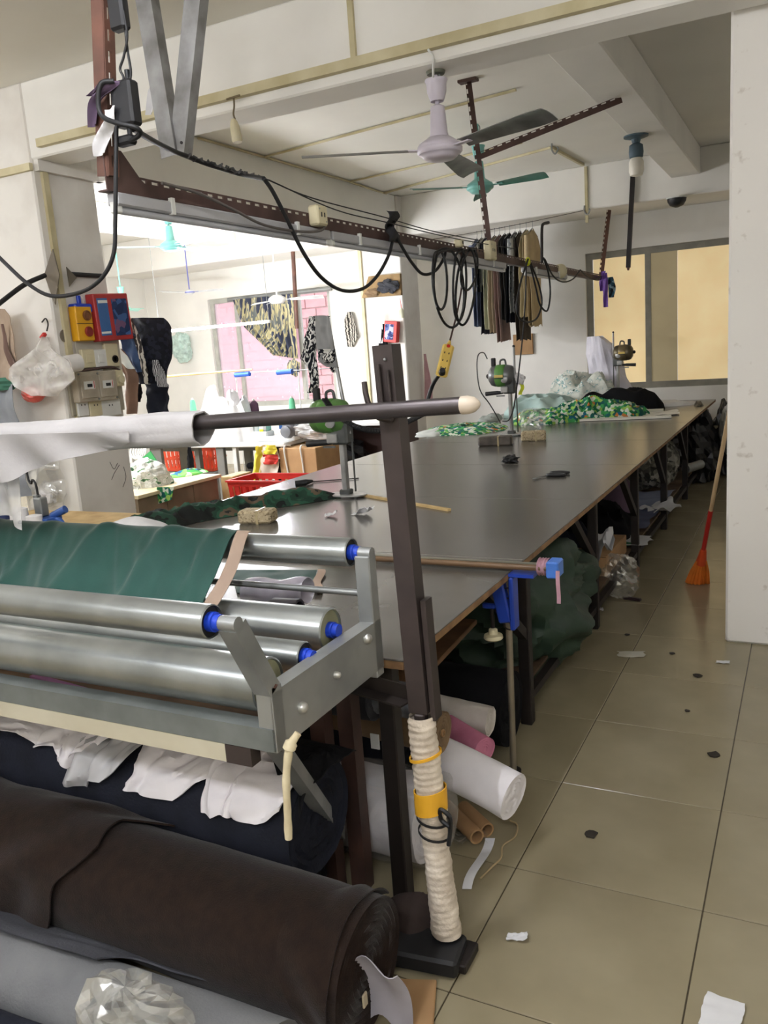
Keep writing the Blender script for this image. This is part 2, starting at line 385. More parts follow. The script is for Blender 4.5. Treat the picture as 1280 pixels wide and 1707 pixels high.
tr = MB().bar(A, B, .03, .025).bbox(B.x-.015, B.x+.015, 9.775, 9.80, 2.86, 3.455).bar(at(640, 322, z=3.455), A, .02, .02)
struct(tr.build('trim_6', MATS['trunking']), 'white cable trunking bent down the back beam')
# conduit on the pier with bare patches
tr = MB().bbox(-4.57, -4.545, 4.19, 4.235, 1.15, 2.95); struct(tr.build('trim_7', MATS['trunking']), 'cream cable trunking down the column')
A = at(600, 400, y=9.66); tr = MB().bbox(-5.15, -5.11, 9.64, 9.67, .8, 2.95); struct(tr.build('trim_8', MATS['trunking']), 'cream conduit down the far column')
# ================================================================== windows
def window(n, x0, x1, z0, z1, fm, fw, mull, panes, label):
    y = WALL_Y+.05; f = MB()
    f.bbox(x0, x1, y, y+.07, z0, z0+fw).bbox(x0, x1, y, y+.07, z1-fw, z1).bbox(x0, x0+fw, y, y+.07, z0+fw, z1-fw).bbox(x1-fw, x1, y, y+.07, z0+fw, z1-fw)
    root = bpy.data.objects.new('window_%d' % n, None); COL.objects.link(root); root.location = ((x0+x1)/2, y, z0); root['_o'] = tuple(root.location); struct(root, label)
    f.build('window_frame', fm, root)
    for mx in mull: MB().bbox(mx-fw*.45, mx+fw*.45, y+.005, y+.06, z0+fw, z1-fw).build('mullion', fm, root)
    for (a, b, c, d, pm, dy) in panes: MB().bbox(a, b, y+dy, y+dy+.006, c, d).build('pane', pm, root)
    return root
pa = mat('paper_lit', (236, 212, 164), .8, c2=(226, 200, 150), scale=2.5, emit=.30)
pb = mat('paper_dim', (172, 158, 124), .8, c2=(164, 150, 118), scale=2, emit=.16)
px = lambda q: at(q, 530, y=WALL_Y).x
window(1, W1[0], W1[1], W1[2], W1[3], MATS['alu_dark'], .075, [px(1079)], [
    (px(988), px(1075), W1[2]+.07, W1[3]-.07, pa, .03), (px(1083), px(1128), W1[2]+.07, W1[3]-.07, pb, .02), (px(1128), W1[1]-.05, W1[2]+.07, W1[3]-.07, pa, .03)],
    'aluminium window covered with backlit tan paper behind the cutting table')
def speckle_glass():
    m = bpy.data.materials.new('speckled_glass'); m.use_nodes = True; nt = m.node_tree; N = nt.nodes; L = nt.links; N.remove(N['Principled BSDF'])
    tr = N.new('ShaderNodeBsdfTransparent'); g = N.new('ShaderNodeBsdfGlossy'); g.inputs['Roughness'].default_value = .02; g.inputs['Color'].default_value = (.9, .9, .95, 1)
    d = N.new('ShaderNodeBsdfDiffuse'); d.inputs['Color'].default_value = (.80, .74, .80, 1); tl = N.new('ShaderNodeBsdfTranslucent'); tl.inputs['Color'].default_value = (.86, .74, .80, 1)
    a = N.new('ShaderNodeMixShader'); a.inputs[0].default_value = .12; L.new(tr.outputs[0], a.inputs[1]); L.new(g.outputs[0], a.inputs[2])
    ad = N.new('ShaderNodeMixShader'); ad.inputs[0].default_value = .6; L.new(d.outputs[0], ad.inputs[1]); L.new(tl.outputs[0], ad.inputs[2])
    tc = N.new('ShaderNodeTexCoord'); v = N.new('ShaderNodeTexVoronoi'); v.inputs['Scale'].default_value = 9; L.new(tc.outputs['Object'], v.inputs['Vector'])
    lt = N.new('ShaderNodeMath'); lt.operation = 'LESS_THAN'; lt.inputs[1].default_value = .16; L.new(v.outputs['Distance'], lt.inputs[0])
    mm = N.new('ShaderNodeMath'); mm.operation = 'MULTIPLY_ADD'; mm.inputs[1].default_value = .45; mm.inputs[2].default_value = .42; L.new(lt.outputs[0], mm.inputs[0])
    b = N.new('ShaderNodeMixShader'); L.new(mm.outputs[0], b.inputs[0]); L.new(a.outputs[0], b.inputs[1]); L.new(ad.outputs[0], b.inputs[2])
    L.new(b.outputs[0], N['Material Output'].inputs['Surface']); return m
sg = speckle_glass()
px = lambda q: at(q, 590, y=WALL_Y).x
clear = glass_mat('clear_glass', (220, 225, 225), .10, .05)
ml = [px(397), px(500)]
window(2, W2[0], W2[1], W2[2], W2[3], MATS['alu_pale'], .07, ml, [
    (W2[0]+.06, ml[0]-.03, W2[2]+.06, W2[3]-.06, sg, .03), (ml[0]+.03, ml[1]-.03, W2[2]+.06, W2[3]-.06, sg, .045), (ml[1]+.03, W2[1]-.06, W2[2]+.06, W2[3]-.06, clear, .03)],
    'pale aluminium window with speckled glass in the left bay')
# the pink brick house seen through the left window
hb = thing('brick_house', 'pink brick house wall outside the left bay window', 'building', (-9.5, 12.6, -1))
MB().bbox(-13.2, -5.0, 12.62, 12.9, -1, 5).build('mortar', mat('pink_mortar', (232, 200, 198), .9), hb)
pink = mat('pink_brick', (214, 150, 150), .85, c2=(200, 134, 136), scale=5); bme = None
for r in range(18):
    for c in range(15):
        x = -11.6+c*.42+(.21 if r % 2 else 0); z = .35+r*.165
        if bme is None: o = MB().cbox((0, 0, 0), (.40, .06, .148), .008).build('brick', pink, None, (0, 0, 0)); bme = o.data
        else: o = bpy.data.objects.new('brick', bme); COL.objects.link(o)
        o.parent = hb; o.location = Vector((x, 12.60, z))-Vector(hb['_o'])
MB().bbox(-12, -5.2, 12.52, 12.6, 3.1, 4.8).build('fascia', mat('pink_fascia', (224, 158, 158), .8), hb)
# ================================================================== the long cutting table
TT = .80; TXL, TXR, TY_N, TY_F = -3.14, -.952, 1.87, 10.2
tbl = thing('cutting_table', 'long dark laminate cutting table with plywood edges on dark steel legs', 'table', ((TXL+TXR)/2, (TY_N+TY_F)/2, 0))
seams = [TY_N, 2.94, 4.13, 5.31, 6.55, 7.75, 8.95, TY_F]
for a, b in zip(seams, seams[1:]):
    MB().cbox(((TXL+TXR)/2, (a+b)/2, TT-.003), (TXR-TXL, b-a-.005, .006), .0015).build('laminate_panel', MATS['laminate'], tbl)
    MB().bbox(TXL+.002, TXR-.002, a+.002, b-.002, TT-.028, TT-.006).build('plywood_sheet', MATS['plywood'], tbl)
for a in seams[1:-1]: MB().bbox(TXL+.002, TXR-.002, a-.0028, a+.0028, TT-.006, TT-.0006).build('seam_strip', mat('seam_pale', (150, 146, 138), .5), tbl)  # pale strips paint a thin highlight along each seam
LEGY = [1.95, 3.2, 4.46, 5.70, 6.98, 8.29, 9.55]
for side, lx in ((1, -1.045), (-1, -3.06)):
    for ly in LEGY: MB().cbox((lx, ly, .386), (.05, .05, .772), .004).build('leg', MATS['leg_dark'], tbl)
    for ly in LEGY[1:]: MB().bar((lx, ly-.50, .77), (lx, ly-.01, .40), .035, .04).build('brace', MATS['leg_dark'], tbl)
    MB().bbox(lx-.02, lx+.02, LEGY[0], LEGY[-1], .735, .772).build('apron_rail', MATS['leg_dark'], tbl)
    MB().bbox(lx-.018, lx+.018, LEGY[1], LEGY[-1], .10, .135).build('lower_rail', MATS['leg_dark'], tbl)
for ly in LEGY: MB().bbox(-3.06, -1.045, ly-.018, ly+.018, .735, .772).build('cross_rail', MATS['leg_dark'], tbl)
for ly in LEGY[1:]: MB().bbox(-3.06, -1.045, ly-.018, ly+.018, .10, .135).build('cross_rail', MATS['leg_dark'], tbl)
shelfm = mat('shelf_wood', (104, 84, 62), .75, c2=(80, 62, 46), scale=8)
for a, b in ((3.22, 4.44), (4.48, 5.68), (5.72, 6.96), (7.0, 8.27), (8.31, 9.53)):
    for k in range(3): MB().bbox(-3.03+k*.66, -3.03+k*.66+.64, a, b, .137, .152).build('shelf_board', shelfm, tbl)

# ================================================================== roller rack at the near end of the table
XR = -1.0
rk = thing('roller_rack', 'galvanised cloth unwinding rack with steel rollers bolted to the table end', 'rack', (-1.9, 1.6, 0))
g = MATS['galv']
YN, YF, ZB, ZT = 1.34, 1.85, .787, .922
def channel(x, flip):
    mb = MB(); mb.bbox(x-.004, x, YN, YF, ZB+.005, ZT-.005); mb.bbox(min(x, x-flip*.04), max(x, x-flip*.04), YN, YF, ZT-.005, ZT); mb.bbox(min(x, x-flip*.04), max(x, x-flip*.04), YN, YF, ZB, ZB+.005); return mb
for (x, fl) in ((XR, 1), (-2.95, -1)):
    ep = channel(x, fl).build('end_plate', g, rk)
    xx = x-fl*.022
    MB().cbox((xx, YF-.02, (ZB-.02+1.10)/2), (.044, .04, 1.10-ZB+.02), .003).build('upright', g, rk)
    MB().cbox((xx, YN+.02, (ZB-.005+.935)/2), (.044, .04, .935-ZB+.005), .003).build('upright', g, rk)
    MB().bar((xx, YN+.015, .925), (xx, 1.262, 1.10), .044, .04, up=(0, 1, 0)).build('slanted_arm', g, rk)
    MB().ball((xx, YN+.017, .932), (.025, .024, .013), 10, 6).build('weld_bead', MATS['rust_red'], rk)
    MB().cyl((xx-.022, 1.255, 1.105), (xx+.022, 1.255, 1.105), .016, 12).build('arm_collar', g, rk)
    MB().cyl((xx-.022, YF-.02, 1.105), (xx+.022, YF-.02, 1.105), .016, 12).build('arm_collar', g, rk)
    if fl == 1:
        for (y_, z_, r_) in ((1.445, .845, .014), (1.60, .862, .009), (1.765, .895, .014)):
            MB().lathe((x, y_, z_), [(r_, 0), (r_, .006), (r_*.8, .012), (r_*.3, .015)], 10, axis=(1, 0, 0)).build('bolt', mat('bolt_zinc', (205, 205, 200), .3, metal=.8), ep)
MB().bbox(-2.95, XR-.005, YN-.004, YN+.045, ZB, ZB+.052).build('front_channel', mat('galv_dull', (134, 139, 137), .55, metal=.4, c2=(112, 117, 115), scale=7), rk)
pb_ = MB().bbox(-2.95, -1.14, YN-.002, YN+.03, ZB-.045, ZB-.002).build('painted_bar', mat('cream_paint', (206, 200, 178), .6, c2=(190, 182, 158), scale=4), rk)
MB().bbox(-1.14, -1.07, YN-.003, YN+.031, ZB-.046, ZB-.002).build('bare_end', MATS['steel_brown'], rk)
def roller(y, z, r, x1, endm, blue=True):
    o = MB().cyl((-2.90, y, z), (x1, y, z), r, 28, cap=False); o.lathe((x1, y, z), [(r, 0), (r*.93, .003), (r*.9, -.006)], 28, axis=(1, 0, 0), cap=False)
    ro = o.build('roller', MATS['galv_roller'], rk)
    MB().lathe((x1-.008, y, z), [(r*.91, 0), (r*.91, .004), (r*.25, .006)], 24, axis=(1, 0, 0)).build('end_disc', endm, ro)
    MB().cyl((x1-.004, y, z), (XR-.044, y, z), .012, 10).build('axle', MATS['galv'], ro)
    if blue: MB().lathe((x1-.004, y, z), [(.021, 0), (.021, .016), (.017, .017), (.017, .03)], 14, axis=(1, 0, 0)).build('bushing', MATS['blue_plastic'], ro)
    return ro
blk = MATS['black_plastic']; disc = mat('end_fibre', (150, 150, 118), .8, c2=(128, 126, 96), scale=12)
roller(1.255, 1.105, .036, -1.068, blk)       # front
roller(1.83-.00, 1.105, .038, -1.062, blk)    # top, at the table side
roller(1.70, .935, .056, -1.066, disc)        # big back
roller(1.565, .915, .036, -1.060, blk)        # small
roller(1.415, .905, .062, -1.062, disc)       # big front
MB().cyl((-2.92, YF-.02, .995), (XR-.044, YF-.02, .995), .009, 10).build('guide_rod', MATS['galv'], rk)
MB().bbox(-2.9, -1.06, YN+.05, YF-.04, .79, .802).build('tray_board', mat('tray_ply', (150, 116, 80), .8, c2=(120, 90, 60), scale=9), rk)
# legs and strut of the rack
for (x, y) in ((-1.245, 1.905), (-1.165, 1.935), (-2.85, 1.9)):
    MB().angle((x, y, 0), (x, y, .787), .05, .05, .005, up=(0, 1, 0)).build('leg', mat('leg_rust', (88, 62, 52), .6, metal=.2, c2=(62, 44, 38), scale=6), rk)
A = Vector((-1.03, 1.375, .785)); B = at(565, 1388, y=1.90)
MB().bar(A, B, .036, .036).build('strut', g, rk)
MB().bar((-2.9, 1.375, .785), (-2.85, 1.9, .25), .036, .036).build('strut', g, rk)
MB().angle((-1.20, 1.87, .72), (-.90, 1.80, .72), .045, .045, .005).build('link_bar', MATS['leg_dark'], rk)
# ================================================================== post beside the rack with cloth wound round its foot
ps = thing('steel_post', 'brown steel post with wrapped white cloth around its lower half', 'post', (-.845, 1.78, 0))
pt, pm_, pf = Vector((-.903, 1.78, 1.632)), Vector((-.872, 1.78, .70)), Vector((-.842, 1.78, .035))
MB().angle(pm_+Vector((.024, 0, 0)), pt+Vector((.024, 0, 0)), .052, .05, .006, up=(0, 1, 0)).build('post', MATS['steel_brown'], ps)
MB().cbox((pf+pm_)/2+Vector((0, .012, 0)), (.03, .03, .66), .004, R=Matrix.Rotation(-.045, 3, 'Y')).build('lower_post', MATS['steel_brown'], ps)
MB().bar(pm_+Vector((.036, .03, -.02)), pm_+Vector((.027, .03, .30)), .014, .04, up=(0, 1, 0)).build('back_angle', MATS['steel_brown'], ps)
MB().tube([pt+Vector((-.012, -.006, -.045)), pt+Vector((-.006, -.006, -.18))], .005, 8).tube([pt+Vector((.012, -.006, -.06)), pt+Vector((.016, -.006, -.18))], .004, 8).build('weld_rod', MATS['steel_brown'], ps)
MB().ball(pt+Vector((.006, -.004, -.035)), .004, 8, 5).build('rivet', MATS['galv'], ps)
hk = [at(607, 637, y=1.735), at(610, 658, y=1.73), at(616, 677, y=1.73), at(628, 694, y=1.735), at(645, 700, y=1.765), at(655, 700, y=1.785)]
MB().tube(spline(hk, 5), .007, 8).build('hook', MATS['steel_brown'], ps)
# wound cloth
wr = MB(); c0, c1 = pm_+Vector((.0, .012, -.01)), pf+Vector((.004, .012, .03))
def wrap_fn(u, v):
    a = 2*PI*u; p = c0.lerp(c1, v)
    R = .035+.002*math.sin(v*8)+.004*v; R *= 1+.035*math.sin(v*210+a+2*nz((0, 0, v*9), 1, 2))*(1-.6*v)+.10*nz((math.cos(a), math.sin(a), v*16), 1.2, 3)
    if v < .02: R *= .93
    return p + Vector((math.cos(a)*R, math.sin(a)*R*.95, 0))
wr.grid(wrap_fn, 24, 170, closed_u=True)
wrapo = wr.build('cloth_wrap', mat('wrap_cloth', (226, 214, 196), .85, c2=(190, 176, 158), scale=18, bump=.2, bscale=120), ps)
def ring_on_wrap(v, h, extra, tilt=0.0, n=20):
    p = c0.lerp(c1, v); mb = MB()
    def fn(u, t):
        a = 2*PI*u; R = .035+.002*math.sin(v*8)+.004*v+.0025+extra
        return p + Vector((math.cos(a)*R, math.sin(a)*R, -h*(t-.5)+tilt*math.cos(a)))
    return mb.grid(fn, n, 2, closed_u=True, thick=.003)
yt = mat('yellow_tape', (230, 172, 44), .5, var=.1)
ring_on_wrap(.375, .062, .002, .008).build('tape_band', yt, wrapo)
ring_on_wrap(.175, .008, .000, .012).build('tape_band', yt, wrapo)
for v in (.46, .525): ring_on_wrap(v, .006, .003, -.008).build('black_tie', MATS['rubber'], wrapo)
k = c0.lerp(c1, .44)+Vector((.05, -.02, 0))
MB().tube(spline([k+Vector((0, 0, -.07)), k+Vector((.008, 0, -.02)), k+Vector((.012, -.01, .02)), k+Vector((-.012, -.01, .035)), k+Vector((-.016, 0, .0)), k+Vector((.008, -.005, -.012))], 5), .006, 6).build('tie_bow', MATS['rubber'], wrapo)
MB().cbox(pf+Vector((-.0, 0, -.02)), (.16, .10, .028), .004).build('foot_plate', MATS['leg_dark'], ps)
# pipe lying in the hook with its pale end cap
e1 = at(778, 675, y=1.722); e0 = e1+Vector((-2.6, 0, -.075)) ; e0.y = 1.722
pp = thing('steel_pipe', 'dark steel pipe with pale rounded end cap lying in the post hook', 'pipe', e1)
MB().cyl(e0, e1, .0195, 18).build('pipe', mat('pipe_steel', (84, 78, 78), .38, metal=.6, c2=(68, 62, 62), scale=5), pp)
MB().lathe(e1, [(.0205, -.012), (.0205, .004), (.017, .018), (.009, .028), (.002, .032)], 16, axis=(e1-e0)).build('end_cap', mat('cap_cream', (206, 192, 172), .5), pp)
# grey nonwoven sleeve rolled on the pipe
s1 = at(337, 706, y=1.722); s0 = s1+Vector((-1.6, 0, -.04))
sl = thing('cloth_sleeve', 'pale grey nonwoven cloth rolled loosely around the steel pipe', 'fabric roll', s1)
def sleeve(u, v):
    a = 2*PI*u+.7*v; p = s1.lerp(s0, v); R = .041+.010*v+.007*nz((math.cos(a), math.sin(a), v*6), 1.6, 2)+.004*nz((math.cos(a)*2, math.sin(a)*2, v*14), 1.4, 5)
    return p + Vector((0, math.cos(a)*R, math.sin(a)*R-.012))
nw = mat('nonwoven', (186, 183, 182), .75, c2=(172, 169, 168), scale=5, bump=.1, bscale=90)
MB().grid(sleeve, 30, 50, closed_u=True, thick=.004).build('roll', nw, sl)
def skirt(u, v):
    x = s1.x-.20-1.3*u; amp = min(1, u*2.2)
    base = Vector((x, 1.722-.045, 1.455)); L_ = .03+.11*amp+.05*max(0, nz((u*6, 0, 0), 1, 4))
    return base + Vector((.02*v*math.sin(u*20), -.02-.02*math.sin(u*30+v*2)*v+.018*v, -L_*v))
MB().grid(skirt, 60, 12, thick=.002).build('loose_flap', nw, sl)
def tail(u, v):
    x = -2.12-.42*u; return Vector((x, 1.70-.025*math.sin(u*16+v)*v, 1.40-.24*v*(1-.55*(1-u)*0-.15*math.sin(u*5))))
MB().grid(tail, 30, 14, thick=.002).build('hanging_flap', glass_mat('nonwoven_thin', (214, 212, 208), .55, .8), sl)
# green cloth hung over the top roller
gx1 = at(397, 905, y=1.80).x; ry, rz_ = 1.83, 1.105
gm = mat('green_cloth', (27, 70, 61), .68, c2=(23, 60, 52), scale=5, spec=.25, sheen=.2, bump=.05, bscale=150)
gp = [(1.875, .93), (1.878, 1.03), (1.873, 1.12), (1.85, 1.145), (1.82, 1.147), (1.792, 1.12), (1.775, 1.06), (1.755, 1.0), (1.735, .95), (1.715, .995)]
gp = [(1.876, 1.09), (1.873, 1.125), (1.85, 1.146), (1.82, 1.150), (1.785, 1.130), (1.73, 1.075), (1.675, 1.025), (1.625, .975), (1.595, .935)]
gps = spline([Vector((0, a, b)) for a, b in gp], 5)
def green(u, v):
    k = v*(len(gps)-1); i = min(int(k), len(gps)-2); q = gps[i].lerp(gps[i+1], k-i)
    x = gx1-(2.88+gx1)*u*1.0 if False else gx1+(-2.88-gx1)*u
    amt = max(0, (v-.25))*1.4
    f1 = sum(.014*math.exp(-((u-c-.05*(v-.5))*s)**2) for c, s in ((.06, 60), (.17, 70), (.185, 80), (.345, 60), (.36, 70), (.52, 60), (.7, 60), (.9, 60)))
    dg = .010*math.sin((u*26+v*5))*amt+.012*nz((u*9+v*2.2, v*2, 0), 1, 6)*amt+.006*nz((u*30+v*8, v*4, 0), 1, 8)
    dg += .020*max(0, fold((u*11+v*1.6, v*.8-u*2, 0), 1.1, 12)-.55)*amt*1.6 - .010*math.exp(-((u-.095+.02*v)*70)**2)*amt; edge = max(0, 1-u*16); x += -.02*edge*math.sin(v*3)
    return Vector((x, q.y-f1*.5-dg, q.z+f1*.5+dg*.4))
gt = thing('green_cloth', 'smooth dark green cloth hanging over the top roller', 'cloth', (gx1-.6, 1.8, .93))
gb = MB().grid(green, 150, 44, thick=.002); gb.build('cloth', gm, gt)
def selv(u, v):
    p = green(-.004-.014*u, .35+.65*v); return p+Vector((.028*u+.018*math.sin(v*4), -.004, .002*math.sin(v*9)))
MB().grid(selv, 3, 30, thick=.0015).build('selvage', mat('selvage_tan', (160, 138, 120), .8), gt)
# ================================================================== fluorescent tubes
def glow(name, c, s):
    m = bpy.data.materials.new(name); m.use_nodes = True; N = m.node_tree.nodes; L = m.node_tree.links; N.remove(N['Principled BSDF'])
    e = N.new('ShaderNodeEmission'); e.inputs[0].default_value = tuple(c)+(1,); e.inputs[1].default_value = s; L.new(e.outputs[0], N['Material Output'].inputs['Surface']); return m
mat('batten', (176, 176, 178), .5, var=.08)
mat('tube_off', (196, 198, 204), .3, var=.04)
for (tx, ty, tz, tl, hd, rad, lab) in TUBES:
    t = thing('fluorescent_lamp', lab, 'lamp', (tx, ty, tz)); c = Vector((tx, ty, tz)); d = Vector((math.cos(hd), math.sin(hd), 0))
    MB().cyl(c-d*tl/2, c+d*tl/2, .014, 10).build('tube', glow('tube_glow', TUBE_COL, rad), t)
    if tz > 3.1: MB().bar(c-d*(tl/2+.04)+Vector((0, 0, .045)), c+d*(tl/2+.04)+Vector((0, 0, .045)), .12, .03).build('reflector', MATS['batten'], t)
    for s in (-1, 1):
        MB().cyl(c+d*s*tl/2, c+d*s*(tl/2+.04), .017, 10).build('lamp_holder', MATS['white_plastic'], t)
        q = c+d*s*(tl/2+.02); MB().cyl(q, (q.x, q.y, CEIL if not (-4.86 < q.x < -4.6) else 3.0), .003, 6).build('hanging_wire', MATS['galv'], t)

# ================================================================== slotted power rail above the table
RX, RZ = -2.08, 2.262       # rail line and top edge
rl = thing('power_rail', 'brown slotted steel rail hanging over the cutting table', 'rail', (RX, 2.3, RZ))
Y0r, Y1r = at(178, 300, x=RX).y, 9.55; YP = at(186, 296, x=RX).y
def slotted(a, b, w, t, sl=.034, pitch=.062, nrm=(1, 0, 0), edge=.35):
    """flat steel strip from a to b with a row of real slots"""
    a, b = Vector(a), Vector(b); d = (b-a).normalized(); n_ = Vector(nrm); n_ = (n_-d*n_.dot(d)).normalized(); u = n_.cross(d).normalized(); L_ = (b-a).length
    R = Matrix((d, n_, u)).transposed(); mb = MB(); sw = min(.010, w*.22); zc = w*(edge-.0)
    lo_h = w/2+zc-sw/2; hi_h = w-lo_h-sw
    mb.box((a+b)/2+u*(-w/2+lo_h/2), (L_, t, lo_h), R=R); mb.box((a+b)/2+u*(w/2-hi_h/2), (L_, t, hi_h), R=R)
    k = 0.0
    while k < L_:
        e = min(k+pitch-sl, L_); mb.box(a+d*((k+e)/2)+u*(-w/2+lo_h+sw/2), (e-k, t, sw), R=R); k += pitch
    return mb
RB = MATS['rail_brown']
slotted((RX, Y0r, RZ-.03), (RX, Y1r, RZ-.03), .06, .005, edge=.30).build('web', RB, rl)
MB().bbox(RX-.045, RX, Y0r, Y1r, RZ-.062, RZ-.057).build('flange', RB, rl)
for (y_, z_) in ((4.5, 0), (6.9, 0), (8.6, 0)): pass
# near hanger post
lo_p = at(186, 296, x=RX); hi_p = at(176, 0, y=YP); hi_p = lo_p+(hi_p-lo_p)*((CEIL-lo_p.z)/(hi_p.z-lo_p.z))
RR = MATS['rust_red']
slotted(lo_p+Vector((.02, -.01, 0)), hi_p+Vector((.02, -.01, 0)), .045, .005, nrm=(1, 0, 0), edge=.1).build('hanger_flange', RR, rl)
MB().bar(lo_p+Vector((-.006, -.03, 0)), hi_p+Vector((-.006, -.03, 0)), .05, .005, up=(0, 1, 0)).build('hanger_post', RR, rl)
MB().prism([lo_p+Vector((.004, -.035, -.045)), lo_p+Vector((.004, .22, -.045)), lo_p+Vector((.004, .13, .01)), lo_p+Vector((.004, .05, .09)), lo_p+Vector((.004, -.035, .09))], (1, 0, 0), .005).build('gusset', RB, rl)
# middle hanger leaning from the ceiling, its diagonal brace, far hanger
h0, h1 = Vector((-2.23, 6.04, CEIL)), Vector((RX, 5.92, RZ-.02))
slotted(h1, h0, .045, .005, nrm=(.3, -1, 0)).build('hanger', RB, rl)
MB().cbox(h0-Vector((0, 0, .01)), (.14, .07, .02), .003).build('ceiling_plate', RB, rl)
hb_ = h1.lerp(h0, .56); br = at(1036, 165, z=3.19)
slotted(hb_, br, .05, .005, nrm=(.2, -1, .1)).build('diagonal_brace', RB, rl)
q1 = Vector((RX, 9.52, RZ-.05)); q0 = at(1015, 350, z=2.995); q0.y = max(q0.y, 9.82)
slotted(q1, q0, .05, .005, nrm=(.3, -1, 0)).build('hanger', RR, rl)
MB().tube(spline([at(903, 438, x=RX), at(903, 412, x=RX), at(903, 385, x=RX), at(905, 374, x=RX), at(914, 371, x=RX)], 4), .013, 8).build('bent_rod', MATS['leg_dark'], rl)
# unlit battens clipped under the rail
bi = 0
for (a, b, lab) in ((Y0r+.02, 3.62, 'unlit grey tube batten under the near end of the rail'), (3.63, 4.95, 'unlit grey tube batten under the rail above the brick'), (4.96, 6.25, 'unlit grey tube batten ending beside the hanging clothes'), (6.75, 8.05, 'unlit pale tube batten behind the hanging clothes')):
    t = thing('tube_batten', lab, 'lamp fitting', (RX-.01, (a+b)/2, RZ-.13), 'unlit battens under the rail')
    MB().cbox((RX-.012, (a+b)/2, RZ-.085), (.05, b-a-.01, .044), .006).build('housing', MATS['batten'], t)
    MB().cyl((RX-.012, a+.03, RZ-.118), (RX-.012, b-.03, RZ-.118), .013, 10).build('tube', MATS['tube_off'], t)
    for y_ in (a+.02, b-.02): MB().cbox((RX-.012, y_, RZ-.11), (.032, .03, .04), .004).build('lamp_holder', MATS['white_plastic'], t)
    for y_ in (a+.28, b-.3): MB().bbox(RX-.041, RX+.018, y_-.009, y_+.009, RZ-.110, RZ-.052).build('clip', MATS['white_plastic'], t)
# socket boxes on the rail
def socket_box(p, s, lab, round_=False):
    t = thing('socket_box', lab, 'socket', p, 'cream sockets on the rail'); p = Vector(p)
    if round_: MB().lathe(p-Vector((.03, 0, 0)), [(s*.55, 0), (s*.55, .03), (s*.45, .05), (s*.2, .055)], 18, axis=(1, -.5, 0)).build('body', MATS['cream_plastic'], t)
    else:
        MB().cbox(p, (.055, s, s), .008).build('body', MATS['cream_plastic'], t)
        for k in (-1, 1): MB().bbox(p.x+.027, p.x+.030, p.y+k*s*.15-.003, p.y+k*s*.15+.003, p.z-.008, p.z+.012).build('pin_hole', MATS['black_plastic'], t)
        for dy, dz in ((-.3, .3), (.3, -.3)): MB().cyl((p.x+.026, p.y+dy*s, p.z+dz*s), (p.x+.029, p.y+dy*s, p.z+dz*s), .004, 8).build('screw', MATS['galv'], t)
socket_box(at(530, 360, x=RX+.03), .09, 'square cream socket box on the rail above the camouflage curtain')
socket_box(at(817, 418, x=RX+.03), .13, 'square cream socket box where the middle hanger meets the rail')
socket_box(at(937, 452, x=RX+.02), .12, 'rounded cream socket near the far end of the rail', True)
socket_box(at(765, 411, x=RX+.02)+Vector((0, 0, .02)), .05, 'tiny cream socket above the coiled black cable')
# ribbons and strips tied to rail
def ribbon(name, pts, w, m, lab, cat='ribbon', wd=(1, 0, 0), group=None):
    pts = spline(pts, 5); mb = MB(); W = Vector(wd)
    def fn(u, v):
        k = v*(len(pts)-1); i = min(int(k), len(pts)-2); q = pts[i].lerp(pts[i+1], k-i)
        return q + W*(u-.5)*w*(1+.25*nz(q, 14, 3)) + Vector((0, .012*math.sin(u*5+v*6), 0))
    mb.grid(fn, 6, len(pts)*2, thick=.002); return one(name, mb, m, lab, cat, group)
pur = mat('purple_cloth', (92, 74, 96), .8, var=.2)
ribbon('cloth_strip', [at(152, 158, y=YP+-0.04), at(165, 142, y=YP+-0.05), at(188, 138, y=YP+-0.05), at(176, 150, y=YP+-0.06), at(160, 170, y=YP+-0.05), at(156, 210, y=YP+-0.04)], .05, pur, 'dull purple cloth strip tied round the near rail post')
whc = mat('white_cloth', (226, 224, 222), .85, c2=(205, 203, 203), scale=7, bump=.1, bscale=70)
ribbon('cloth_strip', [at(185, 180, y=YP+-0.05), at(178, 205, y=YP+-0.06), at(172, 230, y=YP+-0.05), at(168, 258, y=YP+-0.05)], .055, whc, 'torn white cloth strip hanging on the near rail post')
ribbon('cloth_strip', [at(246, -60, y=2.95), at(250, 30, y=2.95), at(258, 90, y=2.95), at(266, 135, y=2.95), at(258, 150, y=2.95), at(250, 190, y=2.95)], .05, whc, 'knotted white gauze strip hanging beside the grey V bracket')
bpur = mat('bright_purple', (104, 62, 150), .6, var=.2)
ribbon('cloth_strip', [at(1006, 452, y=9.45), at(1003, 470, y=9.44), at(1004, 485, y=9.45)], .05, bpur, 'short bright purple ribbon at the far end of the rail')
ribbon('cloth_strip', [at(1008, 455, y=9.42), at(1009, 485, y=9.42), at(1010, 512, y=9.42)], .05, bpur, 'long bright purple ribbon pointing down at the far rail end')
ribbon('cloth_strip', [at(1016, 462, y=9.45), at(1020, 480, y=9.45), at(1019, 496, y=9.45)], .07, pattern_mat('dark_teal_mix', [(30, 34, 40), (40, 70, 84), (120, 140, 150)], 30), 'dark teal rag tied at the far rail end')
one('cloth_tie', MB().grid(lambda u, v: at(645+16*u+4*math.sin(v*9), 352+50*v, x=RX+.03+.03*math.sin(u*3+v*8)), 8, 16, thick=.006), mat('black_rag', (34, 34, 38), .8), 'black rag knotted over the rail where the cable droops', 'rag')
yc = at(880, 436, x=RX+.03); one('yellow_tape_wad', MB().ball(yc, (.02, .03, .035), 10, 6), mat('neon_yellow', (214, 222, 40), .6), 'small neon yellow tape wad on the cable at the rail', 'tape')
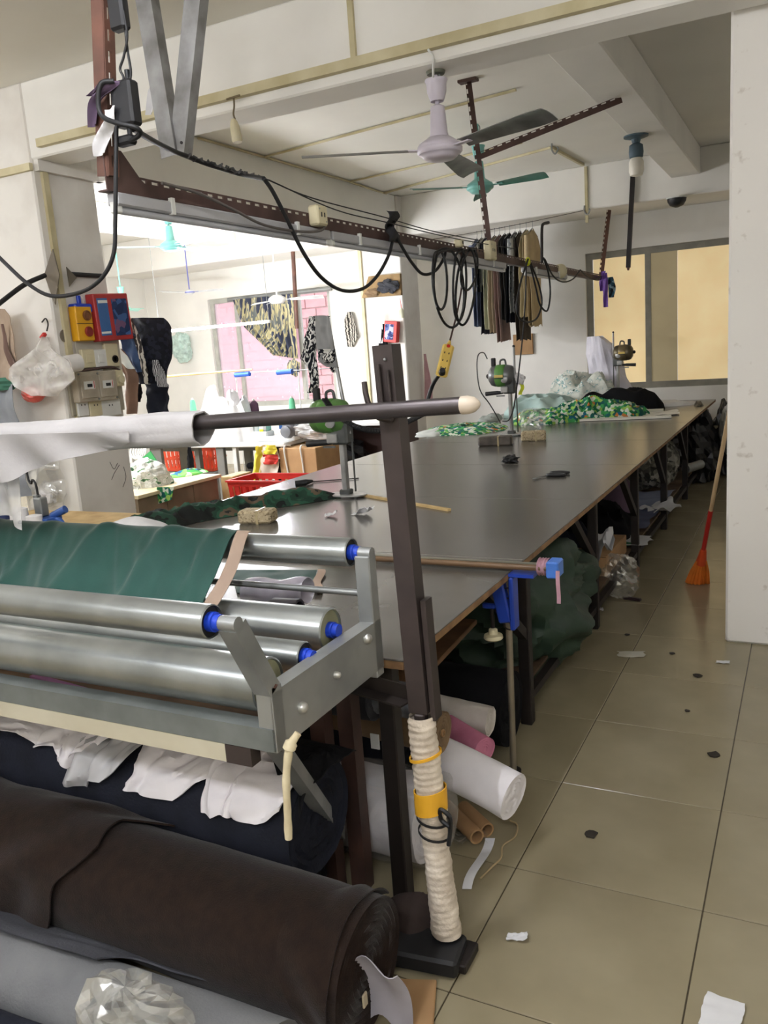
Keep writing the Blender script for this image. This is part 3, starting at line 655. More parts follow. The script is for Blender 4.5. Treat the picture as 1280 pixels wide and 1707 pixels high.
# ================================================================== cables
RUB = MATS['rubber']
def cable(pts, r, lab, n=6, m=None, name='cable', group='black cables'):
    return one(name, MB().tube(spline(pts, n), r, 8), m or RUB, lab, 'cable', group)
X2 = RX+.04
cable([at(655, 398, x=X2), at(648, 425, x=X2), at(630, 458, x=X2), at(605, 481, x=X2), at(570, 484, x=X2), at(535, 462, x=X2), at(505, 420, x=X2), at(478, 365, x=X2), at(455, 320, x=X2), at(440, 298, x=X2)], .009, 'thick black cable drooping in a deep curve below the rail')
cable([at(660, 392, x=X2), at(672, 415, x=X2), at(688, 440, x=X2), at(705, 457, x=X2), at(725, 452, x=X2), at(740, 430, x=X2), at(743, 414, x=X2)], .009, 'short black cable curve left of the coil')
coil = []
for (cx, cy, rx, ry, ph) in ((733, 466, 12, 50, .15), (748, 480, 25, 66, .3), (766, 475, 11, 60, -.1), (782, 450, 13, 34, -.6), (776, 478, 16, 64, -.35)):
    for k in range(14):
        a = 2*PI*k/14-PI/2; x = cx+rx*math.cos(a)+ph*ry*math.sin(a)*.25; y = cy+ry*math.sin(a)
        coil.append(at(x, y, x=X2+.012*len(coil) % .05))
cable(coil, .008, 'black extension cable coiled in hanging loops from the rail', 3)
cable([at(768, 412, x=X2), at(770, 470, x=X2), at(762, 520, x=X2), at(754, 552, x=X2), at(748, 575, x=X2)], .006, 'brown twisted flex running down to the yellow socket strip', 6, mat('flex_brown', (74, 48, 42), .6))
# yellow socket strip
sp_ = thing('socket_strip', 'yellow socket strip hanging from the coiled cable', 'socket strip', at(740, 600, x=X2))
A, B = at(748, 575, x=X2), at(735, 628, x=X2); d_, s_, u_ = frame_of(B-A, (.37, -.93, 0)); Rm = Matrix((d_, s_, u_)).transposed()
MB().cbox((A+B)/2, ((B-A).length, .075, .03), .014, R=Rm).build('body', mat('strip_yellow', (224, 190, 96), .5), sp_)
MB().cyl(A-d_*.03, A, .008, 10, r2=.016).build('cable_gland', mat('strip_yellow', (224, 190, 96)), sp_)
for k in (-.25, .05, .33):
    for q in (-1, 1): MB().box((A+B)/2+d_*k*(B-A).length*.8+s_*q*.014+u_*.016, (.012, .006, .003), R=Rm).build('pin_slot', MATS['black_plastic'], sp_)
MB().lathe((A+B)/2-d_*(B-A).length*.42+u_*.015, [(.012, 0), (.012, .002), (.002, .003)], 12, axis=u_).build('indicator', MATS['red'], sp_)
MB().cyl(B-d_*.02+u_*.016, B-d_*.01+u_*.06, .022, 12, r2=.017).build('plug', MATS['rubber'], sp_)
k0 = B-d_*.01+u_*.06
cable([k0, at(722, 640, x=-2.15), at(712, 670, x=-2.2), at(706, 690, x=-2.25)], .013, 'thick black taped lead below the yellow socket strip')
# spiral cable to the near cutter
hp = spline([at(706, 690, x=-2.25), at(690, 698, x=-2.26), at(660, 712, x=-2.28), at(625, 718, x=-2.3), at(590, 710, x=-2.32), at(560, 690, x=-2.34), at(540, 664, x=-2.38)], 8)
hel = []; NT = 90
for i in range(NT*8+1):
    k = i/(NT*8)*(len(hp)-1); j = min(int(k), len(hp)-2); q = hp[j].lerp(hp[j+1], k-j); d, sd, u = frame_of(hp[j+1]-hp[j]); a = 2*PI*i/8
    hel.append(q+(sd*math.cos(a)+u*math.sin(a))*.014)
one('cable', MB().tube(hel, .0042, 5), RUB, 'black spiral cable drooping to the near cutting machine', 'cable', 'black cables')
# far loops and leads
cable([at(880, 432, x=X2), at(868, 470, x=X2), at(861, 510, x=X2), at(866, 530, x=X2), at(880, 537, x=X2), at(895, 530, x=X2), at(903, 505, x=X2), at(898, 475, x=X2), at(885, 440, x=X2)], .008, 'black cable loop in front of the beige garments')
cable([at(906, 430, x=X2), at(914, 455, x=X2), at(917, 490, x=X2), at(912, 518, x=X2), at(900, 508, x=X2), at(893, 480, x=X2), at(884, 442, x=X2)], .008, 'black cable loop beside the tan garment')
cable([at(877, 440, x=X2), at(876, 490, x=X2), at(873, 540, x=X2), at(868, 590, x=X2), at(862, 640, x=X2), at(856, 680, x=-2.2), at(848, 700, x=-2.3), at(838, 702, x=-2.4)], .006, 'thin black lead dropping to the middle cutting machine')
cable([at(908, 432, x=X2), at(922, 460, x=X2), at(938, 470, x=X2), at(955, 465, x=X2), at(967, 450, x=X2)], .007, 'black cable sagging from the far socket on the rail')
cable([at(967, 450, x=X2), at(980, 462, x=X2), at(992, 466, x=X2), at(1002, 460, x=X2)], .007, 'black cable end slung at the far rail tip')
cable([at(440, 297, x=X2), at(520, 330, x=X2), at(640, 362, x=X2), at(720, 385, x=X2), at(800, 401, x=X2)], .003, 'thin dark wire stretched just above the rail')
cable([at(448, 300, x=X2), at(560, 350, x=X2), at(650, 372, x=X2), at(760, 398, x=X2), at(860, 415, x=X2)], .003, 'second thin dark wire stretched along the rail')
cable([at(270, 305, x=X2), at(330, 322, x=X2), at(390, 350, x=X2), at(440, 375, x=X2), at(500, 386, x=X2), at(535, 384, x=X2), at(545, 370, x=X2)], .006, 'grey flex clipped below the near rail', 6, mat('flex_grey', (96, 90, 86), .6))
# V bracket and its cable bundle
vb = thing('v_bracket', 'grey galvanised V shaped bracket hanging from the ceiling', 'bracket', at(305, 250, y=2.75))
vm = mat('galv_old', (168, 168, 168), .5, metal=.5, c2=(122, 120, 118), scale=7)
b0 = at(303, 255, y=2.75)
def up_to_ceiling(a, b): return a+(b-a)*((CEIL-a.z)/(b.z-a.z))
tl_ = up_to_ceiling(b0, at(262, 0, y=2.75)); tr_ = up_to_ceiling(b0+Vector((.02, 0, 0)), at(333, 0, y=2.75))
MB().angle(b0+Vector((-.03, 0, 0)), tl_+Vector((-.03, 0, 0)), .075, .05, .005, up=(0, 1, 0)).build('left_leg', vm, vb)
MB().angle(b0+Vector((.0, .012, 0)), tr_+Vector((.0, .012, 0)), .075, .05, .005, up=(0, 1, 0)).build('right_leg', vm, vb)
MB().cyl(b0+Vector((.01, -.01, .035)), b0+Vector((.01, -.006, .035)), .006, 8).build('bolt', MATS['leg_dark'], vb)
cable([at(222, 215, y=YP), at(250, 232, y=2.4), at(285, 250, y=2.65), at(310, 260, y=2.78), at(350, 275, y=2.95), at(400, 290, y=3.2), at(440, 298, x=X2)], .010, 'black taped cable bundle from the post to the rail')
cw = []
for k in range(60): q = at(310+130*k/59, 260+38*k/59, y=2.78+.52*k/59); cw.append(q+Vector((.014*math.sin(k*1.3), .014*math.cos(k*1.3), .008*math.sin(k*2.1))))
one('twisted_wire', MB().tube(cw, .0045, 5), mat('wire_grey', (84, 84, 84), .5, metal=.5), 'grey wire twisted around the cable bundle', 'wire')
cable([at(194, 190, y=YP+-0.04), at(193, 300, y=YP+-0.05), at(192, 370, y=YP+-0.05), at(190, 420, y=YP+-0.05), at(176, 455, y=YP+-0.05), at(150, 480, y=YP+-0.05), at(115, 492, y=YP+-0.05), at(80, 492, y=YP+-0.05), at(45, 472, y=YP+-0.05), at(10, 440, y=YP+-0.05), at(-30, 400, y=YP+-0.05)], .007, 'black cable hanging from the near post and looping left')
cable([at(-20, 520, y=3.6), at(0, 505, y=3.7), at(40, 475, y=3.9), at(75, 459, y=4.08)], .016, 'thick black cable rising from the left to the column')
cable([at(118, 457, x=-4.55), at(150, 459, x=-4.55), at(173, 460, x=-4.55)], .016, 'thick black cable across the column side')
cable([at(206, 18, y=YP+-0.03), at(212, 60, y=YP+-0.03), at(206, 95, y=YP+-0.03), at(200, 115, y=YP+-0.03), at(206, 130, y=YP+-0.03), at(202, 148, y=YP+-0.03)], .004, 'thin black lead between the two adapters, left strand')
cable([at(206, 18, y=YP+-0.02), at(212, 80, y=YP+-0.02), at(218, 120, y=YP+-0.02), at(214, 148, y=YP+-0.02)], .004, 'thin black lead between the two adapters, right strand')
cable([at(190, 135, y=YP+-0.06), at(168, 140, y=YP+-0.08), at(164, 175, y=YP+-0.08), at(172, 195, y=YP+-0.08), at(195, 205, y=YP+-0.08), at(225, 212, y=YP+-0.06), at(234, 222, y=YP+-0.04), at(222, 232, y=YP+-0.03), at(208, 236, y=YP+-0.03)], .008, 'black cable wound round the near rail post')
for (a, b, lab) in (((210, 174), (.085, .05, .135), 'black power adapter strapped to the near rail post'), ((196, 5), (.06, .04, .16), 'black power adapter high on the near rail post'), ((210, 235), (.07, .04, .03), 'small black plug on the near rail post')):
    t = thing('power_adapter', lab, 'adapter', at(*a, y=YP+-0.02), 'adapters on the rail post')
    MB().cbox(at(*a, y=YP+-0.02), b, .008).build('body', MATS['black_plastic'], t)
    MB().cyl(at(*a, y=YP+-0.02)+Vector((.02, 0, b[2]/2)), at(*a, y=YP+-0.02)+Vector((.02, 0, b[2]/2+.03)), .008, 8).build('strain_relief', RUB, t)
# dark rod hanging free at the window
r0 = at(1056, 266, y=9.76); r1 = at(1047, 446, y=9.76)
rd = thing('hanging_bar', 'dark square bar hanging free before the papered window', 'bar', r1)
MB().bar(r0, r1, .045, .045, up=(0, 1, 0)).build('bar', MATS['leg_dark'], rd); MB().cyl(r1, r1-Vector((0, 0, .03)), .018, 10, r2=.01).build('tip', MATS['rust_red'], rd)
# ================================================================== ceiling fans
def fan(top, hub, colr, blade_m, angs, bl, lab, s=1.0, rod_m=None, hubm=None, droop=-.0, bw=.06, bell=True):
    top, hub = Vector(top), Vector(hub); t = thing('ceiling_fan', lab, 'fan', hub, 'ceiling fans')
    hm = hubm or colr
    MB().cyl(hub+Vector((0, 0, .05*s)), top, .011*s, 10).build('rod', rod_m or colr, t)
    MB().tube(spline([top+Vector((0, 0, 0)), top+Vector((.02*s, 0, -.02)), top+Vector((.02*s, 0, -.05)), top+Vector((0, 0, -.06)), top+Vector((-.015*s, 0, -.045))], 4), .005, 6).build('hook', MATS['galv'], t)
    if bell:
        H = hub.z
        MB().lathe(hub+Vector((0, 0, .235*s)), [(.028*s, .02*s), (.035*s, 0), (.05*s, .045*s), (.052*s, .085*s), (.06*s, .10*s), (.058*s, .105*s), (.02*s, .10*s)], 18).build('upper_cup', colr, t)
        MB().lathe(hub+Vector((0, 0, .07*s)), [(.052*s, -.01*s), (.046*s, .01*s), (.040*s, .10*s), (.036*s, .14*s), (.016*s, .15*s)], 18).build('lower_cup', colr, t)
    MB().lathe(hub, [(.02*s, -.052*s), (.075*s, -.048*s), (.092*s, -.036*s), (.095*s, -.028*s), (.112*s, -.02*s), (.115*s, .018*s), (.108*s, .028*s), (.06*s, .06*s), (.02*s, .062*s)], 26).build('motor', hm, t)
    MB().lathe(hub, [(.112*s, -.019*s), (.119*s, -.012*s), (.119*s, .006*s), (.112*s, .012*s)], 26, cap=False).build('motor_band', colr, t)
    for a in angs:
        d = Vector((math.cos(a), math.sin(a), 0)); n = Vector((-d.y, d.x, 0)); tw = -.25
        up = Vector((0, 0, 1)); w1 = n*math.cos(tw)+up*math.sin(tw)
        b = MB(); st = hub+d*.17*s
        def bf(u, v, d=d, w1=w1, st=st):
            W = bw*s*(.75+.55*u-.25*max(0, u-.85)*6*abs(v-.5)*2)
            return st + d*(bl-.17*s)*u + w1*(v-.5)*2*W + Vector((0, 0, droop*u*u+.008*math.sin(v*PI)))
        b.grid(bf, 10, 6, thick=.003); bo = b.build('blade', blade_m, t)
        MB().bar(hub+d*.10*s, hub+d*.22*s, .035*s, .006).build('blade_bracket', colr, bo)
    return t
lil = mat('lilac_enamel', (206, 198, 208), .3, var=.08); alub = mat('fan_alu', (150, 150, 148), .35, metal=.7, c2=(110, 110, 108), scale=6)
teal = mat('teal_enamel', (122, 188, 180), .35, var=.1); teal_d = mat('teal_blade', (70, 118, 104), .4, var=.15)
def angle_to(hub, px_, py_):
    q = at(px_, py_, z=hub.z+.02); return math.atan2(q.y-hub.y, q.x-hub.x), (Vector((q.x-hub.x, q.y-hub.y))).length
hub = at(733, 250, y=4.27); A3 = [angle_to(hub, *q) for q in ((482, 257), (945, 172), (795, 288))]
fan((hub.x, 4.27, 3.0), hub, lil, alub, [a for a, _ in A3], .72, 'white ceiling fan with metal blades hanging from the front beam', 1.0)
print('FAN1', hub, A3)
MB_c = one('fan_rose', MB().lathe((hub.x, 4.27, 2.985), [(.05, .015), (.045, 0), (.01, -.004)], 16), mat('old_brass', (110, 112, 96), .6, metal=.3), 'tarnished ceiling plate above the white fan', 'ceiling plate')
cable([at(713, 82, y=4.10), at(722, 95, y=4.12), at(722, 118, y=4.18), at(722, 135, y=4.24)], .006, 'pale lead from the trunking to the white fan', 5, MATS['white_plastic'])
hub = at(800, 312, y=7.25); hub.z = at(800, 312, y=7.25).z
A2 = [angle_to(hub, *q) for q in ((655, 313), (945, 280), (800, 345))]
fan((hub.x, hub.y, CEIL), hub, teal, teal_d, [a for a, _ in A2], .62, 'teal ceiling fan behind the slotted hanger', 1.0, bw=.055)
hub = at(285, 411, y=7.0); A2 = [angle_to(hub, *q) for q in ((355, 385), (352, 414), (200, 409))]
fan((hub.x, hub.y, CEIL), hub, teal, mat('pale_blade', (160, 180, 182), .35, metal=.3), [a for a, _ in A2], .58, 'teal ceiling fan with pale blades in the left bay', .95)
hub = at(316, 487, y=9.7); fan((hub.x, hub.y, CEIL if hub.y < 9.8 else 3.0), hub, mat('fan_blue', (120, 126, 190), .5), mat('blade_white', (222, 224, 224), .4), [.3, 2.4, 4.5], .5, 'small white ceiling fan on a blue rod left of the curtain', .6, rod_m=mat('rod_blue', (84, 92, 190), .5), bell=False, hubm=mat('fan_white', (214, 214, 212), .4))
hub = at(462, 500, y=9.5); A2 = [angle_to(hub, *q) for q in ((560, 490), (420, 505))]
fan((hub.x, hub.y, CEIL), hub, mat('fan_white', (214, 214, 212), .4), MATS['blade_white'], [A2[0][0], A2[1][0], A2[0][0]+PI*.6], .62, 'white domed ceiling fan in front of the camouflage curtain', 1.0, rod_m=MATS['fan_white'], bell=False)
hub = at(205, 515, y=8.2); A2 = [angle_to(hub, *q) for q in ((238, 514), (236, 520), (150, 515))]
fan((hub.x, hub.y, CEIL), hub, mat('mint', (140, 214, 190), .4), mat('mint_blade', (168, 226, 208), .4), [a for a, _ in A2], .42, 'mint green ceiling fan partly behind the red poster', .8)
hub = at(485, 390, z=3.40); one('ceiling_disc_lamp', MB().lathe(hub, [(.09, -.01), (.13, .0), (.15, .03), (.13, .05), (.05, .07)], 20), MATS['white_plastic'], 'round white ceiling lamp below the rail in the left bay', 'lamp')
# bulb holder on the shallow beam, hanging socket, dome
p = at(1060, 226, z=3.2); t = thing('bulb_holder', 'blue grey bulb holder with white shade on the shallow ceiling beam', 'lamp', p)
bgm = mat('blue_grey', (74, 94, 106), .5)
MB().lathe(p, [(.10, 0), (.10, -.012), (.04, -.03), (.03, -.06), (.055, -.075), (.06, -.13), (.055, -.17), (.03, -.18)], 18).build('holder', bgm, t)
MB().lathe(p-Vector((0, 0, .175)), [(.045, 0), (.06, -.03), (.062, -.10), (.05, -.135), (.01, -.145)], 18).build('shade', mat('shade_white', (236, 230, 216), .4), t)
p = at(390, 168, y=4.09); t = thing('hanging_socket', 'cream lamp socket dangling from the yellowed trunking', 'socket', p)
MB().tube(spline([p+Vector((0, 0, .02)), p+Vector((.005, -.01, -.03)), p+Vector((-.004, -.012, -.07)), p+Vector((.002, -.01, -.10))], 4), .005, 6).build('flex', mat('flex_old', (110, 96, 70), .7), t)
MB().lathe(p+Vector((.005, -.01, -.22)), [(.026, 0), (.03, .01), (.027, .08), (.02, .11), (.012, .125)], 14, axis=(-.12, 0, 1)).build('socket', MATS['cream_plastic'], t)
MB().tube([p+Vector((-.04, -.012, .012)), p+Vector((.05, -.012, .016))], .006, 6).build('wire_knot', mat('flex_old', (110, 96, 70)), t)
p = at(1128, 331, y=9.79); t = thing('camera_dome', 'small black dome on the back beam', 'camera', p)
MB().lathe(p+Vector((0, -.0, 0)), [(.10, 0), (.095, -.03), (.07, -.07), (.02, -.09)], 16).build('dome', MATS['black_plastic'], t); MB().cyl(p, p+Vector((0, 0, .012)), .11, 16).build('base', MATS['white_plastic'], t)
# hooks at the white trunking and the wire for the clothes
for (q, lab) in (((920, 250), 'fan hook left in the ceiling beside the trunking'), ((974, 352), 'wire hook at the end of the bent white trunking')):
    p = at(*q, z=3.40) if q[1] < 300 else at(*q, y=9.77)
    one('ceiling_hook', MB().tube(spline([p+Vector((0, 0, .06)), p+Vector((.0, 0, .0)), p+Vector((.03, 0, -.04)), p+Vector((.06, 0, 0)), p+Vector((.05, 0, .02))], 5), .008, 6), MATS['galv'], lab, 'hook')
# ================================================================== clothes on the wire
wa, wb_ = at(700, 402, y=9.72), at(972, 351, y=9.74)
one('clothes_wire', MB().tube([wa+(wb_-wa)*k/8-Vector((0, 0, .02*math.sin(PI*k/8))) for k in range(9)], .004, 6), mat('wire_dark', (90, 84, 76), .5, metal=.5), 'thin wire carrying the row of garments', 'wire')
def on_wire(pxx):
    k = (pxx-700)/272.0; return wa.lerp(wb_, k)-Vector((0, 0, .02*math.sin(PI*max(0, min(1, k)))))
def garment(pxx, length, wid, m, lab, i, short=None):
    p = on_wire(pxx); t = thing('garment', lab, 'garment', p-Vector((0, 0, length+.12)), 'garments on the wire')
    hg = MB(); hg.tube(spline([p+Vector((0, -.01, -.01)), p+Vector((0, .012, .012)), p+Vector((0, .015, -.03)), p+Vector((0, 0, -.07))], 4), .0025, 5)
    hg.tube([p+Vector((0, 0, -.07)), p+Vector((0, -wid*.47, -.15))], .004, 5).tube([p+Vector((0, 0, -.07)), p+Vector((0, wid*.47, -.15))], .004, 5)
    hg.build('hanger', MATS['galv'], t)
    for side in (-1, 1):
        def gf(u, v, side=side):
            y = (u-.5)*wid*(1+.08*v); sh = .075+.10*abs(u-.5)*2*max(0, 1-v*4)
            x = side*(.012+.02*min(1, v*5))*(1-.3*abs(u-.5)*2)+.016*math.sin(u*11+v*2+i)*min(1, v*2)+.015*nz((u*3, v*4, i), 1, i)
            return p+Vector((x, y, -sh-length*v*(1+.03*nz((u*5, 0, i), 1, 1))))
        MB().grid(gf, 14, 16, thick=.003).build('front' if side < 0 else 'back', m, t)
    if short:
        def sf(u, v):
            a = 2*PI*u; c = p+Vector((.0, -wid*.5, -.19)).lerp(p*0, 0); c = p+Vector((0, -wid*.48-.02*v, -.17-short*v)); return c+Vector((.03*math.cos(a), .05*math.sin(a), 0))
        MB().grid(sf, 12, 8, closed_u=True, thick=.003).build('sleeve', m, t)
    return t
fm = lambda n, c, **k: mat(n, c, .85, var=.12, bump=.08, bscale=90, **k)
zeb = pattern_mat('zebra_print', [(34, 34, 36), (206, 202, 192)], 10, 'wave', thr=[0, .5])
chk = pattern_mat('grey_check', [(120, 122, 122), (176, 176, 172)], 26, 'wave', stretch=(.2, .2, 1), thr=[0, .5])
for i, a in enumerate([(800, 1.02, .40, fm('g_blue', (120, 130, 160)), 'blue grey garment at the left end of the wire', .2), (808, .62, .42, zeb, 'zebra striped garment on the wire', None), (815, 1.12, .38, fm('g_navy', (34, 38, 54)), 'navy garment next to the zebra striped one', None),
        (822, 1.08, .40, fm('g_sage', (196, 196, 168)), 'pale sage garment on the wire', None), (830, 1.12, .42, fm('g_beige', (176, 160, 134)), 'beige brown garment left of the mauve one', None), (838, 1.22, .40, fm('g_mauve', (156, 128, 120)), 'long mauve garment on the wire', .25),
        (847, .98, .42, fm('g_dark', (58, 56, 54)), 'charcoal garment behind the middle hanger', None), (855, 1.02, .40, fm('g_black', (30, 32, 42)), 'black navy garment left of the checked one', None), (864, .92, .40, chk, 'grey checked garment on the wire', .3),
        (872, 1.24, .36, fm('g_brown', (70, 60, 50)), 'dark brown long garment right of the checked one', None), (882, .98, .42, fm('g_cream', (206, 192, 156)), 'cream garment left of the tan one', None), (892, 1.10, .44, fm('g_tan', (178, 158, 122)), 'tan garment at the right end of the wire', .3)]):
    garment(a[0], a[1], a[2], a[3], a[4], i, a[5])
# ================================================================== cloth bolts and rags around the near end of the table
brn = mat('brown_fleece', (38, 27, 21), .95, c2=(30, 21, 17), scale=30, bump=.25, bscale=300, spec=.1, sheen=.12)
navy = mat('navy_cloth', (32, 35, 46), .9, c2=(24, 26, 34), scale=9, bump=.2, bscale=120, spec=.2)
blackc = mat('black_cloth', (22, 22, 24), .92, c2=(16, 16, 18), scale=9, bump=.2, bscale=120, spec=.15)
grey_c = mat('pale_grey_cloth', (112, 113, 113), .9, c2=(98, 99, 100), scale=6, bump=.15, bscale=150)
char_c = mat('charcoal_cloth', (58, 59, 64), .92, c2=(46, 47, 52), scale=7, bump=.2, bscale=150)
tanc = mat('tan_cloth', (136, 112, 84), .9, c2=(116, 94, 68), scale=8, bump=.15, bscale=120)
pinkc = mat('pink_cloth', (196, 122, 146), .85, c2=(176, 102, 128), scale=8, bump=.1, bscale=120)
film = glass_mat('clear_film', (235, 234, 228), .34, .10, .75)
film2 = glass_mat('thin_film', (235, 235, 230), .24, .10, .6)
bt = thing('fabric_bolt', 'big dark brown fleece bolt lying in front of the rack', 'fabric bolt', (-1.6, 1.46, .04))
ba, bb = Vector((-2.6, 1.45, .262)), Vector((-.885, 1.455, .20)); BR = .162
roll(ba, bb, BR, 1, 40, 40, .012, turns=8).build('wound_cloth', brn, bt)
def around(c_of_x, R, x, a): c = c_of_x(x); return Vector((x, c.y-math.sin(a)*R, c.z+math.cos(a)*R))
bc = lambda x: ba.lerp(bb, (x-ba.x)/(bb.x-ba.x))
def on_bolt(px_, py_):
    """where the sight line meets the bolt's front (angle, x)"""
    best = None
    for k in range(60):
        a = -.6+k*.04; y_ = 1.455-math.sin(a)*(BR+.01); q = at(px_, py_, y=y_); e = abs(q.z-(bc(q.x).z+math.cos(a)*(BR+.01)))
        if best is None or e < best[0]: best = (e, a, q.x)
    return best[1], best[2]
FE = [(-.5, -1.52)] + [on_bolt(*q) for q in ((205, 1372), (165, 1415), (110, 1462), (88, 1490))]
q = at(72, 1530, y=1.26); FE += [(1.95, q.x)]; q = at(48, 1575, y=1.25); FE += [(2.35, q.x)]; q = at(18, 1606, y=1.25); FE += [(2.6, q.x)]
print('FLAP', FE)
def bflap(u, v):
    k = v*(len(FE)-1); i = min(int(k), len(FE)-2); f = k-i; a = FE[i][0]*(1-f)+FE[i+1][0]*f; xe = FE[i][1]*(1-f)+FE[i+1][1]*f+.008*math.sin(v*23)
    x = -2.55+(xe+2.55)*u; k = min(1, (1-u)*6)
    R = BR+.010+.022*math.sin(13*(u*1.5+v*.8))*k*v+.016*nz((u*6, v*3, 0), 1, 3)*k+.006*(1-k)
    p = around(bc, R, x, min(a, 1.55)); ov = max(0, a-1.55)
    return p+Vector((0, -.03*ov, -ov*.165))
MB().grid(bflap, 50, 50, thick=.005).build('loose_layer', brn, bt)
def bedge(u, v):
    a = -1.0+u*4.6; x = -.90-.10*v-.05*v*math.sin(a*2); return around(bc, BR+.008*(1-v)+.004*math.sin(a*5+v*6), x, a)
MB().grid(bedge, 40, 8, thick=.004).build('end_layer', brn, bt)
MB().cbox(bb+Vector((-.002, -.03, -.06)), (.006, .02, .035), .002).build('paper_tag', mat('tag_paper', (190, 176, 150), .8), bt)
# navy bolt behind, white rags over it
na, nb = Vector((-2.8, 1.70, .43)), Vector((-1.15, 1.70, .395)); NR = .155
one('fabric_bolt', roll(na, nb, NR, 4, 34, 36, .025), navy, 'navy bolt under the rack with white rags draped over it', 'fabric bolt', 'bolts under the rack')
nc = lambda x: na.lerp(nb, (x-na.x)/(nb.x-na.x))
whr = mat('white_rag', (242, 238, 240), .75, c2=(228, 224, 227), scale=6, bump=.05, bscale=80)
def rag(hem, lab, m, seed, name='white_rag', lift=.008, back=-.5, extra=.04):
    pts = []
    for (hx, hy) in hem:
        q = at(hx, hy, y=1.70-NR*.9); c = nc(q.x); pts.append((q.x, c.z-q.z))
    def fn(u, v):
        k = u*(len(pts)-1); i = min(int(k), len(pts)-2); f = k-i; x = pts[i][0]*(1-f)+pts[i+1][0]*f; drop = pts[i][1]*(1-f)+pts[i+1][1]*f
        s_end = 1.25*NR+max(0, drop+.02)*1.0 if drop > -.05 else NR*math.acos(min(1, -drop/NR))
        s = back*NR+(s_end-back*NR)*v; a = s/NR
        R = NR+lift+.012*fold((x*2+v, v*1.2, 0), 5, seed)*(.3+v)+.010*math.sin(u*16+v*3+seed)*v
        p = around(nc, R, x+.02*math.sin(v*5+u*6+seed), min(a, 1.3)); ov = max(0, a-1.3)*NR
        return p+Vector((0, -.25*ov, -ov))
    return one(name, MB().grid(fn, 36, 30, thick=.003), m, lab, 'rag', 'white rags under the rack')
rag([(-60, 1215), (20, 1232), (45, 1243), (60, 1252), (90, 1252), (112, 1268)], 'white rag draped furthest left under the rack', whr, 1)
rag([(100, 1268), (118, 1278), (128, 1272), (150, 1262), (165, 1255)], 'small bunched white rag next to the clear plastic', whr, 2, lift=.022)
rag([(118, 1316), (135, 1318), (165, 1325), (180, 1305), (195, 1290), (216, 1262)], 'wrinkled translucent plastic sheet hanging among the white rags', glass_mat('milky_film', (214, 214, 216), .75, .25), 3, 'plastic_sheet', lift=.014)
rag([(219, 1322), (240, 1324), (262, 1330), (292, 1332), (318, 1312), (345, 1303)], 'white folded rag in the middle under the rack', whr, 4)
rag([(348, 1300), (358, 1345), (362, 1372), (382, 1358), (396, 1352)], 'white pointed rag hanging under the rack', whr, 5, lift=.014)
rag([(394, 1360), (405, 1376), (430, 1366), (470, 1356), (478, 1344)], 'white cuff shaped rag beside the cream cord', whr, 6, lift=.02)
rag([(402, 1272), (425, 1310), (440, 1322), (470, 1318), (492, 1330), (520, 1372)], 'black rag draped over the navy bolt beside the strut', blackc, 7, 'black_rag', lift=.03)
one('fabric_bolt', roll((-2.8, 1.80, .135), (-1.28, 1.80, .135), .13, 8, 28, 20, .02), blackc, 'black bolt on the floor beneath the navy bolt', 'fabric bolt', 'bolts under the rack')
one('fabric_bolt', roll((-2.6, 1.165, .112), (-.98, 1.19, .112), .108, 9, 30, 30, .02), grey_c, 'pale grey bolt on the floor in front of the brown bolt', 'fabric bolt', 'bolts under the rack')
gc_ = lambda x: Vector((x, 1.165+.0154*(x+2.6), .112))
def charf(u, v):
    xe = -1.18-.10*math.sin(v*2.5)-.25*v; x = -2.5+(xe+2.5)*u; a = -1.15+1.35*v*(1-.25*u)
    return around(gc_, .108+.012+.012*nz((u*5, v*3, 0), 1, 6)+.03*max(0, .3-v), x, a)
one('charcoal_cloth', MB().grid(charf, 50, 24, thick=.004), char_c, 'charcoal cloth spread over the pale grey bolt', 'cloth')
one('fabric_bolt', roll((-2.6, .93, .10), (-1.46, .98, .10), .10, 11, 26, 20, .03), navy, 'dark navy bolt at the bottom left corner', 'fabric bolt', 'bolts under the rack')
def crumple(c, r, seed, n=22, m=16, amp=.35, floor_z=None, top_z=None, smooth=False):
    mb = MB(); c = Vector(c); r = Vector(r)
    def fn(u, v):
        a = 2*PI*u; b = PI*v; d = Vector((math.sin(b)*math.cos(a), math.sin(b)*math.sin(a), math.cos(b)))
        k = 1+amp*nz(d, 1.7, seed)+amp*.7*(fold(d, 3.1, seed+2)-.5)
        q = c+Vector((d.x*r.x*k, d.y*r.y*k, d.z*r.z*k))
        if floor_z is not None: q.z = max(q.z, floor_z)
        if top_z is not None: q.z = min(q.z, top_z)
        return q
    mb.grid(fn, n, m, smooth=smooth, closed_u=True); return mb
one('plastic_bag', crumple(at(215, 1690, z=.26), (.125, .09, .075), 3, 24, 14, .34), film, 'crumpled clear plastic bag on the pale grey bolt', 'plastic bag', 'clear plastic bags')
one('paper_sheet', MB().grid(lambda u, v: at(650, 1650, y=1.45)+Vector((-.06+.11*u, .03*math.sin(v*3)-.05+.05*v, .10-.2*v+.02*math.sin(u*6))), 10, 12, thick=.002), mat('grey_tissue', (168, 164, 172), .8), 'grey tissue crumpled below the end of the brown bolt', 'paper')
one('cardboard_piece', MB().cbox(at(690, 1690, z=.01), (.10, .22, .012), .003, rz=.35), MATS['card'], 'flat tan cardboard piece on the floor below the brown bolt', 'cardboard')
one('black_box', MB().cbox(at(706, 1612, z=.03)+Vector((-.02, .06, 0)), (.20, .12, .05), .008, rz=.12), mat('box_black', (20, 20, 22), .6), 'low black box on the floor at the foot of the post', 'box')
one('brown_rag', heap(at(690, 1560, z=.0), .11, .10, .10, 5, fs=9, fa=.4), mat('dark_rag', (46, 34, 30), .95), 'dark brown rag between the brown bolt and the post', 'rag')
